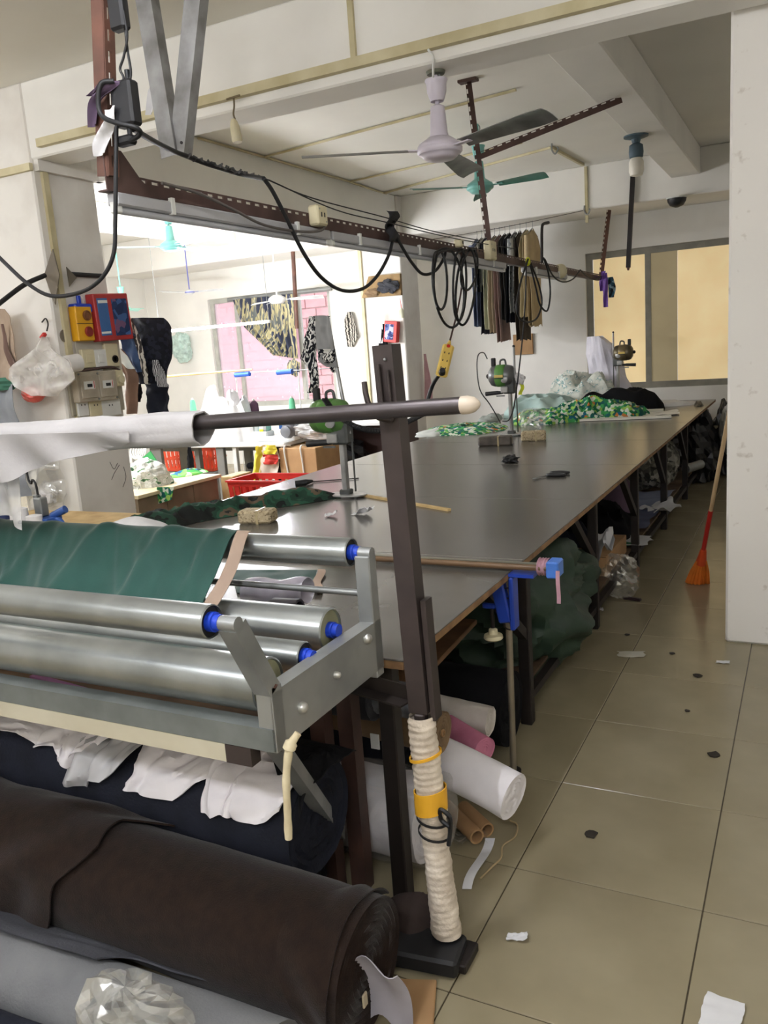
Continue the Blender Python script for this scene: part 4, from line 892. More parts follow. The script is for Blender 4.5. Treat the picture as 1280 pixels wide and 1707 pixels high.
# cord hanging from the rack corner
cd = mat('cream_cord', (226, 214, 180), .8, c2=(204, 190, 154), scale=16)
one('knotted_rag', MB().tube(spline([at(497, 1222, y=1.36), at(484, 1242, y=1.345), at(480, 1262, y=1.34), at(477, 1300, y=1.335), at(479, 1350, y=1.335), at(481, 1398, y=1.335)], 6), [.0085+.0015*nz((k*.4, 0, 0), 1, 3)+(.006 if 4 < k < 9 else 0) for k in range(31)], 10), cd, 'cream knotted rag strip hanging from the rack corner', 'rag')
# tray litter on the rack
p0 = at(90, 1138, z=.812); one('measuring_stick', MB().bar(at(55, 1127, z=.812), at(143, 1152, z=.812), .02, .008), mat('pink_plastic', (224, 150, 214), .5), 'pink plastic stick lying on the rack tray', 'stick')
one('hand_tool', MB().tube(spline([at(205, 1172, z=.815), at(235, 1170, z=.818), at(262, 1180, z=.815), at(285, 1184, z=.815)], 5), [.004+.004*math.sin(k*.2) for k in range(16)], 8), MATS['black_plastic'], 'black handled tool on the rack tray', 'tool')
one('hand_tool', MB().tube(spline([at(300, 1190, z=.812), at(330, 1202, z=.815), at(360, 1205, z=.812), at(395, 1214, z=.812)], 5), .006, 8), mat('oily_steel', (60, 54, 50), .3, metal=.6), 'oily steel tool near the rack end on the tray', 'tool')
# ================================================================== bolts under the table beside the post
def bolt(a, b, r, m, lab, seed, core=None, band=None, **k):
    t = thing('fabric_bolt', lab, 'fabric bolt', ((a[0]+b[0])/2, (a[1]+b[1])/2, min(a[2], b[2])-r), 'bolts beside the post')
    roll(a, b, r, seed, 30, 22, k.get('wob', .02), turns=k.get('turns', 5)).build('wound_cloth', m, t)
    d = (Vector(b)-Vector(a)).normalized()
    if core: MB().lathe(Vector(b)-d*.02, [(core, 0), (core, .024), (core*.75, .024), (core*.75, .004), (.001, .004)], 14, axis=d, cap=False).build('core', MATS['card'], t)
    if band is not None:
        c = Vector(a).lerp(Vector(b), band)
        MB().grid(lambda u, v: c+d*(v-.5)*.03+frame_of(d)[1]*math.cos(2*PI*u)*(r+.006)+frame_of(d)[2]*math.sin(2*PI*u)*(r+.006), 26, 2, closed_u=True, thick=.002).build('tie_band', MATS['white_cloth'], t)
    return t
e = at(738, 1222, y=2.20); bolt((-2.3, 2.24, e.z+.06), e, .066, tanc, 'tan bolt end showing wound layers beside the wrapped post', 21, .012, turns=6)
e = at(856, 1328, y=2.30); bolt(at(735, 1265, y=2.36), e, .078, whr, 'white bolt sticking out towards the aisle', 22, None, wob=.03)
e = at(716, 1285, y=2.33); bolt(at(740, 1240, y=2.5), e, .035, whr, 'thin white roll crossing the white bolt', 28, None, wob=.05)
e = at(808, 1250, y=2.46); bolt(at(745, 1212, y=2.56), e, .046, pinkc, 'pink bolt above the white bolt', 23, None)
e = at(818, 1203, y=2.66); bolt((-1.6, 2.68, e.z+.04), e, .055, mat('offwhite_cloth', (206, 200, 192), .9, c2=(186, 178, 168), scale=9), 'ridged off white bolt in front of the black bolt', 24, None, wob=.06)
e = at(852, 1182, y=2.92); bolt((-2.6, 2.92, e.z+.03), e, .150, blackc, 'large black bolt with a white tie under the table', 25, None, .72)
e = at(708, 1172, y=2.14); bolt((-1.7, 2.16, e.z), e, .055, mat('grey_stripe_cloth', (138, 142, 148), .9, c2=(96, 100, 108), scale=18), 'grey striped bolt behind the brown steel post', 26, None, turns=8)
bolt((-2.7, 2.12, .56), (-1.18, 2.12, .56), .075, char_c, 'charcoal bolt high under the table end', 27)
bolt((-2.8, 2.47, .16), (-1.30, 2.47, .16), .14, navy, 'navy bolt under the table behind the rack legs', 29)
MB_ = one('paper_label', MB().cbox(at(625, 1236, y=2.06), (.03, .004, .05), .001), mat('label_white', (214, 214, 208), .8), 'small white paper label on the navy bolt', 'label')
# white bale in plastic
bp = at(690, 1410, y=2.05); bl_ = thing('plastic_bale', 'white cloth bale wrapped in clear plastic behind the post', 'bale', (bp.x-.2, 2.02, 0))
roll((-1.75, 2.145, .155), (-1.035, 2.145, .155), .135, 31, 30, 20, .04).build('cloth', whr, bl_)
roll((-1.77, 2.145, .157), (-1.0, 2.145, .157), .148, 32, 36, 30, .05, turns=3).build('plastic_wrap', film2, bl_)
one('cloth_bundle', crumple(at(715, 1330, y=2.15), (.05, .05, .11), 7, 26, 18, .25), whr, 'slim white bundle standing behind the wrapped post', 'bundle')
for (q, l, lab) in (((812, 1384), .16, 'short cardboard tube on the floor under the white bolt'), ((795, 1395), .22, 'longer cardboard tube lying behind the white bolt')):
    a = at(*q, z=.03); t = thing('cardboard_tube', lab, 'cardboard tube', a, 'cardboard tubes under the bolts')
    dd = Vector((-.75, .6, 0)); MB().lathe(a, [(.026, 0), (.026, l), (.020, l), (.020, 0), (.026, 0)], 16, axis=dd, cap=False).build('tube', MATS['card'], t)
one('plastic_bag', MB().grid(lambda u, v: at(752+60*u, 1378+20*v+10*math.sin(u*7), z=.004+.05*abs(nz((u*3, v*3, 0), 1, 4))), 16, 12, smooth=False, thick=.001), film2, 'thin plastic film lying on the floor by the bale', 'plastic bag', 'clear plastic bags')
tw_ = mat('tape_white', (206, 206, 210), .6)
one('paper_tape', MB().grid(lambda u, v: at(778+38*v+16*(u-.5)-4*math.sin(v*6), 1482-85*v, z=.004+.02*abs(math.sin(v*4.2))), 3, 20, thick=.001), tw_, 'white paper tape curled on the floor by the bale', 'tape')
one('frayed_string', MB().tube(spline([at(800, 1465, z=.006), at(820, 1445, z=.006), at(835, 1430, z=.006), at(838, 1410, z=.006), at(858, 1395, z=.006), at(862, 1375, z=.006), at(850, 1368, z=.006)], 5), .003, 5), mat('string_tan', (170, 148, 110), .9), 'frayed tan string on the floor beside the white bolt', 'string')
# ================================================================== blue clamp stand and the bars across the table
st = thing('clamp_stand', 'blue clamp with thin steel pole at the table edge', 'clamp', at(856, 1285, z=0))
pb0 = at(856, 1285, z=0); pt0 = Vector((pb0.x+.005, pb0.y+.01, .775))
MB().cyl(pb0, pt0, .0125, 12).build('pole', mat('pole_steel', (150, 140, 122), .4, metal=.6), st)
MB().cyl(pb0, pb0+Vector((0, 0, .006)), .03, 14).build('foot', MATS['leg_dark'], st)
bl2 = mat('clamp_blue', (30, 62, 160), .4, var=.15); yb = pb0.y
MB().cbox((-.99, yb-.01, .70), (.05, .05, .19), .006, R=Matrix.Rotation(-.18, 3, 'Y')).build('clamp_body', bl2, st)
MB().cbox((-.945, yb-.005, .68), (.018, .06, .20), .004).build('clamp_plate', bl2, st)
MB().bbox(-1.08, -.86, yb-.03, yb+.03, .783, .795).build('bracket', bl2, st)
MB().cbox((-1.035, yb-.02, .665), (.05, .02, .02), .004).build('clamp_lug', bl2, st)
MB().cyl((-1.025, yb-.02, .55), (-1.025, yb-.02, .66), .008, 8).build('screw', MATS['leg_dark'], st)
MB().lathe((-1.025, yb-.02, .535), [(.008, .045), (.016, .04), (.018, .022), (.034, .018), (.036, .006), (.03, 0), (.004, 0)], 16).build('screw_knob', MATS['cream_plastic'], st)
for (dz, dx) in ((.72, .015), (.60, .015)): MB().tube([(pb0.x+dx+.02*math.cos(a*.7), yb-.025, dz+.02*math.sin(a*.7)) for a in range(10)], .003, 5, closed=True).build('wire_ring', MATS['leg_dark'], st)
yb2 = yb
def bar_thing(name, z, y, x0, x1, r, m, lab, sq=False):
    mb = MB()
    if sq: mb.bbox(x0, x1, y-r, y+r, z-r*.6, z+r*.6)
    else: mb.cyl((x0, y, z), (x1, y, z), r, 12)
    return one(name, mb, m, lab, 'bar')
bar_thing('wooden_pole', .818, yb-.012, -3.0, -.80, .0115, mat('pole_brown', (128, 100, 70), .45, c2=(96, 74, 52), scale=5), 'brown wooden pole lying across the table at the clamp')
bar_thing('aluminium_bar', .8165, yb+.028, -3.0, -.83, .012, mat('alu_bar', (150, 148, 136), .35, metal=.7), 'thin aluminium bar lying behind the brown pole', True)
ec = thing('end_block', 'light blue block with mauve cloth tied at the end of the brown pole', 'block', (-.79, yb, .78))
MB().cbox((-.79, yb, .818), (.045, .075, .06), .005).build('block', mat('block_blue', (70, 120, 205), .5), ec)
MB().grid(lambda u, v: Vector((-.85+.035*v, yb+.01+(.034+.006*nz((u*4, v*3, 0), 1, 2))*math.cos(2*PI*u), .818+(.030+.004*math.sin(v*20))*math.sin(2*PI*u))), 18, 12, closed_u=True, thick=.003).build('cloth_tie', mat('mauve_cloth', (176, 134, 146), .85, var=.2), ec)
MB().grid(lambda u, v: Vector((-.775+.014*u, yb-.04-.004*math.sin(v*6), .82-.12*v)), 3, 10, thick=.002).build('tie_tail', mat('mauve_cloth', (176, 134, 146)), ec)
# ================================================================== under the table towards the far end
tarp = mat('green_tarp', (48, 66, 52), .55, c2=(38, 54, 42), scale=5, bump=.15, bscale=40, spec=.4)
tb = heap((-1.42, 3.84, .0), .52, .58, .68, 12, 0, 60, 4.2, .62, .45)
one('tarp_bag', crumple((-1.40, 3.84, .34), (.47, .58, .36), 12, 80, 60, .28, .03, .735, True), tarp, 'big dark green tarp bundle bulging out from under the table', 'tarp')
one('tarp_bag', heap((-1.9, 4.35, .155), .55, .5, .56, 13, 0, 30, 4, .4, .45, 0, .73), tarp, 'green tarp bundle deeper under the table', 'tarp')
one('wooden_board', MB().cbox((-1.75, 2.62, .52), (1.2, .62, .02), .003, R=Matrix.Rotation(.06, 3, 'X')), mat('board_brown', (120, 88, 56), .75, c2=(92, 66, 42), scale=7), 'brown wooden board above the black bolt under the table', 'board')
one('plastic_bag', crumple(at(1030, 960, z=.14), (.13, .10, .14), 15, 30, 20, .25, .002), film, 'clear plastic bag on the floor by the second table leg', 'plastic bag', 'clear plastic bags')
ppm = mat('paper_white', (214, 214, 214), .8, var=.05)
def sheet(c, sx, sy, rz, curl, lab, m=None, seed=0, z0=.003, name='paper_sheet', cat='paper', group='loose papers'):
    c = Vector(c); M = Matrix.Rotation(rz, 3, 'Z')
    return one(name, MB().grid(lambda u, v: c+M @ Vector(((u-.5)*sx*(1+.2*nz((v*3, 0, 0), 1, seed)), (v-.5)*sy*(1+.2*nz((u*3, 1, 0), 1, seed)), z0+curl*abs(nz((u*2.2, v*2.2, 0), 1, seed+1))+curl*.6*u*u)), 10, 10, thick=.001), m or ppm, lab, cat, group)
sheet(at(992, 942, z=.2), .20, .30, .4, .22, 'large white paper curled up against the table leg', seed=2)
sheet(at(1035, 905, z=.16), .40, .30, .1, .03, 'white pattern paper lying on the lower shelf', seed=3, z0=.0)
sheet(at(1100, 852, z=.17), .26, .30, .5, .08, 'white curled paper further along the lower shelf', seed=4)
sheet(at(1020, 912, z=.16), .22, .16, .6, .03, 'green paper scrap on the lower shelf', mat('green_paper', (60, 120, 84), .7), 5)
cb = thing('cardboard_box', 'flat open cardboard box on the lower shelf', 'cardboard box', (-1.5, 5.25, .152))
MB().bbox(-1.98, -1.09, 4.98, 5.60, .153, .16).build('base', MATS['card'], cb)
for (x0, x1, y0, y1) in ((-1.98, -1.09, 4.975, 4.985), (-1.98, -1.09, 5.595, 5.605), (-1.985, -1.975, 4.98, 5.6), (-1.095, -1.085, 4.98, 5.6)): MB().bbox(x0, x1, y0, y1, .153, .27).build('side', MATS['card'], cb)
MB().bbox(-1.30, -1.088, 5.0, 5.5, .27, .275).build('flap', MATS['card'], cb)
one('dark_clothes', heap((-1.62, 5.28, .165), .38, .28, .34, 16, 0, 26, 7, .4), navy, 'heap of navy clothes in the flat cardboard box', 'clothes')
one('dark_clothes', heap((-1.35, 6.05, .155), .25, .25, .22, 17, 0, 20, 7, .4), blackc, 'small black clothes heap past the cardboard box', 'clothes')
sheet((-1.45, 6.55, .155), .8, .7, .0, .04, 'blue grey cloth sheets spread on the lower shelf', mat('bluegrey_cloth', (96, 102, 128), .85, c2=(80, 86, 112)), 7, .004, 'cloth_sheet', 'cloth', 'cloth under the table')
sheet((-1.32, 7.35, .155), .5, .8, .0, .05, 'pale blue cloth sheet on the far lower shelf', mat('paleblue_cloth', (128, 136, 158), .85), 8, .004, 'cloth_sheet', 'cloth', 'cloth under the table')
one('purple_clothes', heap((-1.55, 6.5, .17), .35, .3, .40, 18, 0, 24, 6, .45), mat('plum_cloth', (96, 78, 96), .9, var=.25), 'plum coloured clothes heaped below the table', 'clothes')
one('patterned_bundle', crumple((-1.35, 7.9, .42), (.28, .3, .26), 19, 30, 20, .2, .155), pattern_mat('grey_print', [(120, 118, 108), (150, 148, 138), (92, 92, 84), (64, 64, 60)], 24), 'grey printed cloth bundle far under the table', 'bundle')
one('green_clothes', heap((-2.2, 6.0, .155), .4, .4, .45, 20, 0, 20, 6, .4), mat('darkgreen_cloth', (34, 62, 48), .9), 'dark green clothes heap deep under the table', 'clothes')
for (c, r, s, lab) in (((-1.05, 9.35, .34), (.22, .35, .40), 21, 'black rubbish bag at the far end of the table'), ((-.80, 9.75, .36), (.16, .25, .40), 22, 'black rubbish bag beside the far aisle'), ((-1.4, 8.75, .42), (.3, .3, .30), 23, 'black rubbish bag under the far table end')):
    one('rubbish_bag', crumple(c, r, s, 34, 22, .3, .01 if c[0] > -1.3 else .155), mat('bag_black', (20, 20, 24), .35, spec=.6), lab, 'rubbish bag', 'black rubbish bags')
one('white_sack', crumple((-.72, 9.35, .55), (.12, .2, .26), 24, 24, 16, .15), mat('sack_white', (150, 148, 142), .8), 'pale sack hanging at the far table corner', 'sack')
a = at(1143, 782, y=8.55); t = thing('steel_tube', 'bright steel tube poking out under the far table end', 'tube', a); MB().lathe(a, [(.045, 0), (.045, .3), (.037, .3), (.037, 0), (.045, 0)], 16, axis=(.35, .9, .02), cap=False).build('tube', MATS['galv'], t)
for (q, lab) in (((1168, 802), 'dark shoe on the floor at the far aisle'), ((1187, 800), 'second dark shoe on the floor at the far aisle')):
    p = at(*q, z=0); one('shoe', MB().ball(p+Vector((0, 0, .045)), (.06, .14, .045), 14, 8).ball(p+Vector((0, .07, .07)), (.05, .07, .06), 12, 8), blackc, lab, 'shoe', 'shoes in the aisle')
# ================================================================== broom
bf_ = at(1162, 972, z=0); bt_ = at(1207, 735, y=5.6); bt_ = Vector((-.40, 5.75, at(1206, 740, x=-.40).z if False else 1.0))
bt_ = at(1206, 738, x=-.41)
br_ = thing('broom', 'broom with orange bristles and red handle leaning by the column', 'broom', bf_)
d = (bt_-bf_).normalized(); Lb = (bt_-bf_).length
MB().cyl(bf_+d*.30, bf_+d*(Lb*.56), .014, 10).build('red_handle', mat('broom_red', (186, 40, 34), .35), br_)
MB().cyl(bf_+d*(Lb*.56), bf_+d*(Lb*1.25), .012, 10).build('wooden_handle', mat('broom_wood', (188, 160, 120), .6), br_)
MB().lathe(bf_+d*.20, [(.034, 0), (.028, .04), (.02, .11), (.015, .13)], 12, axis=d).build('head', mat('broom_orange', (214, 80, 36), .5), br_)
brs = MB(); random.seed(5)
for k in range(220):
    a = random.random()*2*PI; r = math.sqrt(random.random()); o = bf_+Vector((math.cos(a)*.075*r, math.sin(a)*.05*r, .004)); o2 = bf_+d*.22+Vector((math.cos(a)*.030*r, math.sin(a)*.026*r, 0)); brs.tube([o, (o+o2)/2+Vector((math.cos(a), math.sin(a), 0))*.006, o2], .0035, 4)
bo = brs.build('bristles', mat('bristle_orange', (236, 132, 44), .7, var=.2), br_); bo['kind'] = 'stuff'
# ================================================================== litter on the aisle floor
sheet(at(1052, 1092, z=0), .13, .08, .2, .008, 'pale tissue lying on the floor joint', mat('tissue', (176, 172, 156), .8), 11)
sheet(at(1205, 1105, z=0), .06, .03, 0, .008, 'small paper scrap near the column base', None, 12)
sheet(at(862, 1566, z=0), .055, .03, .2, .02, 'torn white paper scrap near the post foot', None, 13)
sheet(at(1203, 1692, z=0), .09, .11, -.1, .006, 'printed white paper corner at the lower right of the floor', None, 14)
sheet(at(992, 1022, z=0), .08, .08, .5, .04, 'white crumpled scrap by the first table leg', None, 15)
sheet(at(1078, 885, z=0), .10, .10, .2, .03, 'pale scrap beside the lower rail', mat('tissue', (176, 172, 156)), 16)
one('spectacle_case', MB().cbox(at(1053, 998, z=.01), (.12, .03, .018), .006, rz=-.25), mat('lid_maroon', (48, 30, 34), .4), 'dark oblong case on the aisle floor', 'case')
dk = mat('leaf_dark', (44, 38, 30), .9)
for i, (q, s, lab) in enumerate((((985, 1392), .035, 'dark dry leaf with torn points on the floor'), ((1190, 1260), .035, 'dark smear of dirt on the right floor tile'), ((1120, 1090), .02, 'tiny dark chip on the floor by the tissue'), ((1163, 1127), .03, 'dark dirt speck on the floor below the column'), ((1145, 1186), .016, 'tiny dirt crumb in the middle of the aisle'), ((1045, 1059), .02, 'small dark crumb on the far floor joint'))):
    p = at(*q, z=0); mb = MB(); n = 9; vs2 = [p+Vector((math.cos(2*PI*k/n)*s*(.5+.6*abs(nz((k, i, 0), 1.7, i))), math.sin(2*PI*k/n)*s*(.5+.6*abs(nz((k, i, 3), 1.7, i))), .002)) for k in range(n)]
    mb.prism(vs2, (0, 0, 1), .004); one('floor_debris', mb, dk, lab, 'debris', 'dirt on the floor')
# ================================================================== things on the cutting table
def cutter(base, mir, lab, motor_m, band_m, rodtop=None, h=.50, hide_base=False, s=1.0):
    b = Vector(base); t = thing('cutting_machine', lab, 'cutting machine', b, 'straight knife cutting machines'); st_ = mat('machine_steel', (176, 176, 174), .35, metal=.45, c2=(146, 146, 144), scale=9); dk_ = mat('machine_dark', (92, 94, 92), .45, metal=.3, c2=(68, 70, 68), scale=9)
    X = Vector((mir, 0, 0))
    # oval base plate on feet
    pl = MB(); pts = [b+Vector((math.cos(2*PI*k/24)*.115*s, math.sin(2*PI*k/24)*.062*s, .010)) for k in range(24)]; pl.prism(pts, (0, 0, 1), .008); pl.build('base_plate', st_, t)
    for dx in (-.07, .07):
        for dy in (-.03, .03): MB().cyl(b+Vector((dx*s, dy*s, 0)), b+Vector((dx*s, dy*s, .012)), .012, 8).build('foot_roller', dk_, t)
    MB().cbox(b+Vector((0, 0, .03)), (.06*s, .05*s, .03), .006).build('blade_shoe', dk_, t)
    zt = h-.13*s
    MB().cbox(b+Vector((0, 0, zt/2+.01)), (.026*s, .04*s, zt), .005).build('blade_column', st_, t)
    MB().cyl(b+Vector((.05*s*-mir*-1, .012, .03)), b+Vector((.05*s*-mir*-1, .012, zt+.02)), .0055, 8).build('presser_rod', dk_, t)
    MB().cbox(b+Vector((0, 0, zt+.05*s)), (.10*s, .08*s, .13*s), .012).build('gear_box', dk_, t)
    MB().cbox(b-X*.03*s+Vector((0, -.045*s, zt+.02*s)), (.06*s, .03*s, .05*s), .006).build('sharpener_case', st_, t)
    MB().lathe(b-X*.02*s+Vector((0, -.05*s, zt+.105*s)), [(.034*s, 0), (.03*s, .03*s), (.016*s, .036*s)], 14, axis=(0, -1, 0)).build('gear_cover', st_, t)
    # motor, horizontal
    mc = b-X*.075*s+Vector((0, 0, h)); ax = -X
    MB().lathe(mc-ax*.115*s, [(.055*s, 0), (.078*s, .018*s), (.086*s, .05*s), (.086*s, .16*s), (.078*s, .185*s), (.05*s, .205*s), (.02*s, .21*s)], 24, axis=ax).build('motor_body', motor_m, t)
    mb = MB().lathe(mc-ax*.115*s, [(.087*s, .062*s), (.089*s, .064*s), (.089*s, .138*s), (.087*s, .14*s)], 24, axis=ax, cap=False); mbo = mb.build('motor_band', band_m, t)
    MB().cbox(mc-ax*.014*s+Vector((0, -.088*s, 0)), (.074*s, .008*s, .022*s), .002).build('name_plate', mat('plate_yellow', (206, 178, 96), .5), t)
    MB().cbox(mc-ax*.014*s+Vector((0, -.087*s, -.016*s)), (.074*s, .006*s, .006*s), .001).build('plate_stripe', MATS['black_plastic'], t)
    MB().lathe(mc+ax*.093*s, [(.018*s, 0), (.018*s, .02*s), (.008*s, .028*s)], 12, axis=ax).build('end_knob', MATS['black_plastic'], t)
    MB().tube(spline([mc+Vector((.0, 0, .08*s)), mc+Vector((0, 0, .12*s))-ax*.005, mc+Vector((0, 0, .125*s))-ax*.04*s, mc+Vector((0, 0, .08*s))-ax*.05*s], 5), .008*s, 8).build('carry_loop', dk_, t)
    MB().cbox(mc+ax*.055*s+Vector((0, 0, .11*s)), (.035*s, .03*s, .07*s), .006).build('plug', MATS['black_plastic'], t)
    gr = b-X*.05*s+Vector((0, -.02, zt-.005)); MB().tube([gr, gr-X*.05*s, gr-X*.15*s+Vector((0, 0, -.006))], [.010*s, .016*s, .018*s], 10).build('grip', MATS['black_plastic'], t)
    MB().tube([gr+Vector((0, .03, -.03)), gr-X*.07*s+Vector((0, .03, -.03))], .006*s, 8).build('lever', st_, t)
    r0_ = b+X*.045*s+Vector((0, 0, zt+.04)); r1_ = Vector(rodtop) if rodtop is not None else r0_+Vector((0, 0, .32*s))
    MB().cyl(r0_, r1_, .010*s, 8).build('guide_rod', st_, t); MB().ball(r1_, .012*s, 8, 6).build('rod_tip', MATS['black_plastic'], t)
    return t
gmot = mat('motor_grey', (112, 114, 114), .35, metal=.6, var=.1); gband = mat('motor_green', (84, 136, 60), .45, var=.1)
cutter(at(578, 828, z=.80), 1, 'green cutting machine nearest the post on the table', mat('motor_green_body', (88, 128, 66), .4, var=.15), gband, at(546, 532, y=4.25), h=.47, s=1.12)
cutter(at(853, 726, z=.80), 1, 'green and grey cutting machine in the middle of the table', gmot, gband, None, h=.525, s=1.08)
cutter(Vector((-1.93, 9.62, .80)), -1, 'old bronze cutting machine before the papered window', mat('motor_bronze', (112, 102, 80), .35, metal=.6, c2=(84, 76, 58), scale=12), mat('motor_bronze2', (126, 112, 84), .35, metal=.6), None, h=.60, s=1.0)
cable([at(812, 598, x=-2.45), at(806, 588, x=-2.45), at(797, 592, x=-2.45), at(795, 615, x=-2.45), at(800, 650, x=-2.42), at(815, 672, x=-2.4), at(826, 690, x=-2.4), at(834, 705, x=-2.4)], .005, 'thin grey lead looping from the middle cutting machine', 5, mat('flex_dark', (66, 66, 64), .5))
one('rag_knot', crumple(at(866, 632, y=7.0), (.05, .03, .05), 41, 14, 10, .5), MATS['white_cloth'], 'small white rag tied on the middle cutting machine', 'rag')
one('rag_strip', MB().grid(lambda u, v: at(866+6*u+2*math.sin(v*5), 640+18*v, y=7.0), 3, 8, thick=.002), MATS['neon_yellow'], 'neon yellow strip on the middle cutting machine', 'rag')
# patterned scarf and grey cloth over the near machine's rod
bw = pattern_mat('black_white_print', [(226, 224, 218), (26, 27, 34), (224, 222, 216), (30, 31, 38)], 16, 'noise', stretch=(1.6, 1, .8), thr=[0, .40, .50, .57])
gcl = mat('soft_grey_cloth', (148, 148, 146), .85, c2=(130, 130, 130), scale=8, bump=.1, bscale=90)
sc = thing('patterned_garment', 'black and white printed garment with grey lining hung over the cutter rod', 'garment', at(530, 640, y=4.22))
def strip_px(rows, y, amp, n=18, m=30, seed=0, thick=.004):
    """cloth whose left and right rims follow rows of (py, x_left, x_right)"""
    def fn(u, v):
        k = v*(len(rows)-1); i = min(int(k), len(rows)-2); f = k-i; r = [rows[i][q]*(1-f)+rows[i+1][q]*f for q in range(3)]
        p = at(r[1]+(r[2]-r[1])*u, r[0], y=y); return p+Vector((0, amp*math.sin(u*7+v*3+seed)+amp*1.5*nz((u*3, v*5, 0), 1, seed), 0))
    return MB().grid(fn, n, m, thick=thick)
strip_px([(527, 514, 548), (545, 512, 532), (565, 507, 530), (585, 503, 528), (598, 500, 527), (610, 512, 530), (622, 518, 533), (640, 520, 534), (655, 514, 532)], 4.215, .012, seed=1).build('printed_panel', bw, sc)
strip_px([(526, 524, 546), (545, 526, 553), (565, 528, 556), (582, 530, 559), (600, 532, 562), (612, 545, 564)], 4.19, .010, seed=2).build('grey_panel', gcl, sc)
strip_px([(582, 533, 560), (592, 532, 559), (605, 530, 558)], 4.18, .01, seed=4).build('printed_cuff', bw, sc)
strip_px([(612, 550, 565), (620, 552, 562)], 4.185, .006, seed=5).build('printed_hem', bw, sc)
# bricks used as weights
def brick(c, size, rz, m, lab):
    c = Vector(c); t = thing('weight_brick', lab, 'brick', c, 'wrapped bricks used as weights')
    MB().cbox(c+Vector((0, 0, size[2]/2)), size, .012, rz=rz).build('wrapped_brick', m, t)
    R = Matrix.Rotation(rz, 3, 'Z'); MB().box(c+R @ Vector((size[0]*.1, 0, size[2]/2)), (.012, size[1]+.003, size[2]+.003), rz=rz).build('tape', mat('clear_tape', (176, 160, 120), .35), t)
news = pattern_mat('newspaper', [(180, 164, 132), (150, 134, 104), (190, 174, 142), (128, 112, 88)], 130, 'voronoi', stretch=(1, .4, 1.5), thr=[0, .5, .62, .9])
brick(at(421, 874, z=.80)+Vector((0, .05, 0)), (.185, .105, .068), .18, news, 'newspaper wrapped brick on the near part of the table')
brick(at(820, 744, z=.80)+Vector((.01, .06, 0)), (.27, .12, .075), .22, mat('brick_grey', (96, 88, 78), .5, c2=(66, 60, 54), scale=14), 'dark taped brick left of the middle cutting machine')
brick(at(884, 736, z=.80)+Vector((.01, .06, 0)), (.20, .11, .08), .25, news, 'newspaper wrapped brick right of the middle cutting machine')
# camouflage cloth along the left of the table
camo = pattern_mat('camouflage', [(24, 26, 24), (34, 60, 46), (40, 78, 60), (92, 78, 62), (30, 34, 32)], 7, 'noise', thr=[0, .42, .5, .58, .66])
cl = spline([at(215, 888, z=.8), at(270, 876, z=.8), at(330, 862, z=.8), at(400, 850, z=.8), at(480, 838, z=.8), at(560, 827, z=.8)], 8)
def camo_fn(u, v):
    k = v*(len(cl)-1); i = min(int(k), len(cl)-2); q = cl[i].lerp(cl[i+1], k-i); d, s2, _ = frame_of(cl[i+1]-cl[i])
    W = (.17-.07*v)*(1+.25*nz((v*9, 0, 0), 1, 3)); pr = (1-abs(2*u-1)**2.2)
    z = pr*(.055+.035*nz((v*10, u*2, 0), 1, 5)+.03*fold((v*6, u*1.5, 0), 3, 7))
    return q + s2*(u-.5)*2*W + Vector((0, 0, max(.003, z*min(1, (1-v)*6+.15))))
one('camouflage_cloth', MB().grid(camo_fn, 22, 90, thick=.002), camo, 'long camouflage cloth strip along the left of the table', 'cloth')
one('white_cloth_lump', heap(at(205, 896, z=.80)+Vector((.03, .02, 0)), .19, .14, .085, 51, .2, 26, 5, .35, .5), MATS['white_cloth'], 'white cloth lump at the left rim of the table', 'cloth')
one('black_strap', heap(at(303, 892, z=.80), .07, .035, .03, 52, .2, 16, 14, .6), MATS['black_plastic'], 'small black strap heap beside the camouflage cloth', 'strap')
sheet(at(365, 897, z=.80), .22, .10, .15, .02, 'white paper on the table behind the green cloth', None, 53, .002, group='papers on the table')
sheet(at(552, 861, z=.80), .055, .05, .3, .03, 'small curled paper scrap beside the near cutting machine', None, 54, .002, group='papers on the table')
sheet(at(605, 858, z=.80), .10, .07, -.2, .04, 'larger curled paper scrap left of the brown post', None, 55, .002, group='papers on the table')
one('wooden_stick', MB().bar(at(585, 822, z=.806), at(749, 850, z=.806), .022, .012), MATS['wood_pale'], 'pale wooden stick lying across the table', 'stick')
bk = thing('marking_knife', 'black handled knife lying left of the near cutting machine', 'knife', at(492, 807, z=.80))
MB().tube([at(492, 806, z=.818), at(510, 804, z=.82), at(520, 802, z=.815)], [.018, .02, .01], 8).build('handle', MATS['black_plastic'], bk); MB().bar(at(520, 803, z=.806), at(598, 797, z=.806), .012, .006).build('blade', MATS['leg_dark'], bk)
sx = thing('scissors', 'black scissors lying open on the table', 'scissors', at(912, 792, z=.80)); p = at(912, 793, z=.806)
for sg in (-1, 1):
    MB().bar(p, at(889, 798, z=.806)+Vector((0, sg*.012, 0)), .014, .004).build('blade', MATS['galv'], sx)
    c = at(930, 790, z=.808)+Vector((0, sg*.045, 0)); MB().tube([c+Vector((.055*math.cos(a*.6283), .026*math.sin(a*.6283), .002)) for a in range(10)], .008, 6, closed=True).build('handle', MATS['black_plastic'], sx); MB().bar(p, c-Vector((.05, 0, 0)), .014, .01).build('shank', MATS['black_plastic'], sx)
one('thread_clump', crumple(at(851, 766, z=.82), (.05, .05, .025), 56, 14, 10, .7, .801), MATS['black_plastic'], 'dark thread clump on the table by the middle machine', 'thread')  # small dark crumpled lump lying on the table top
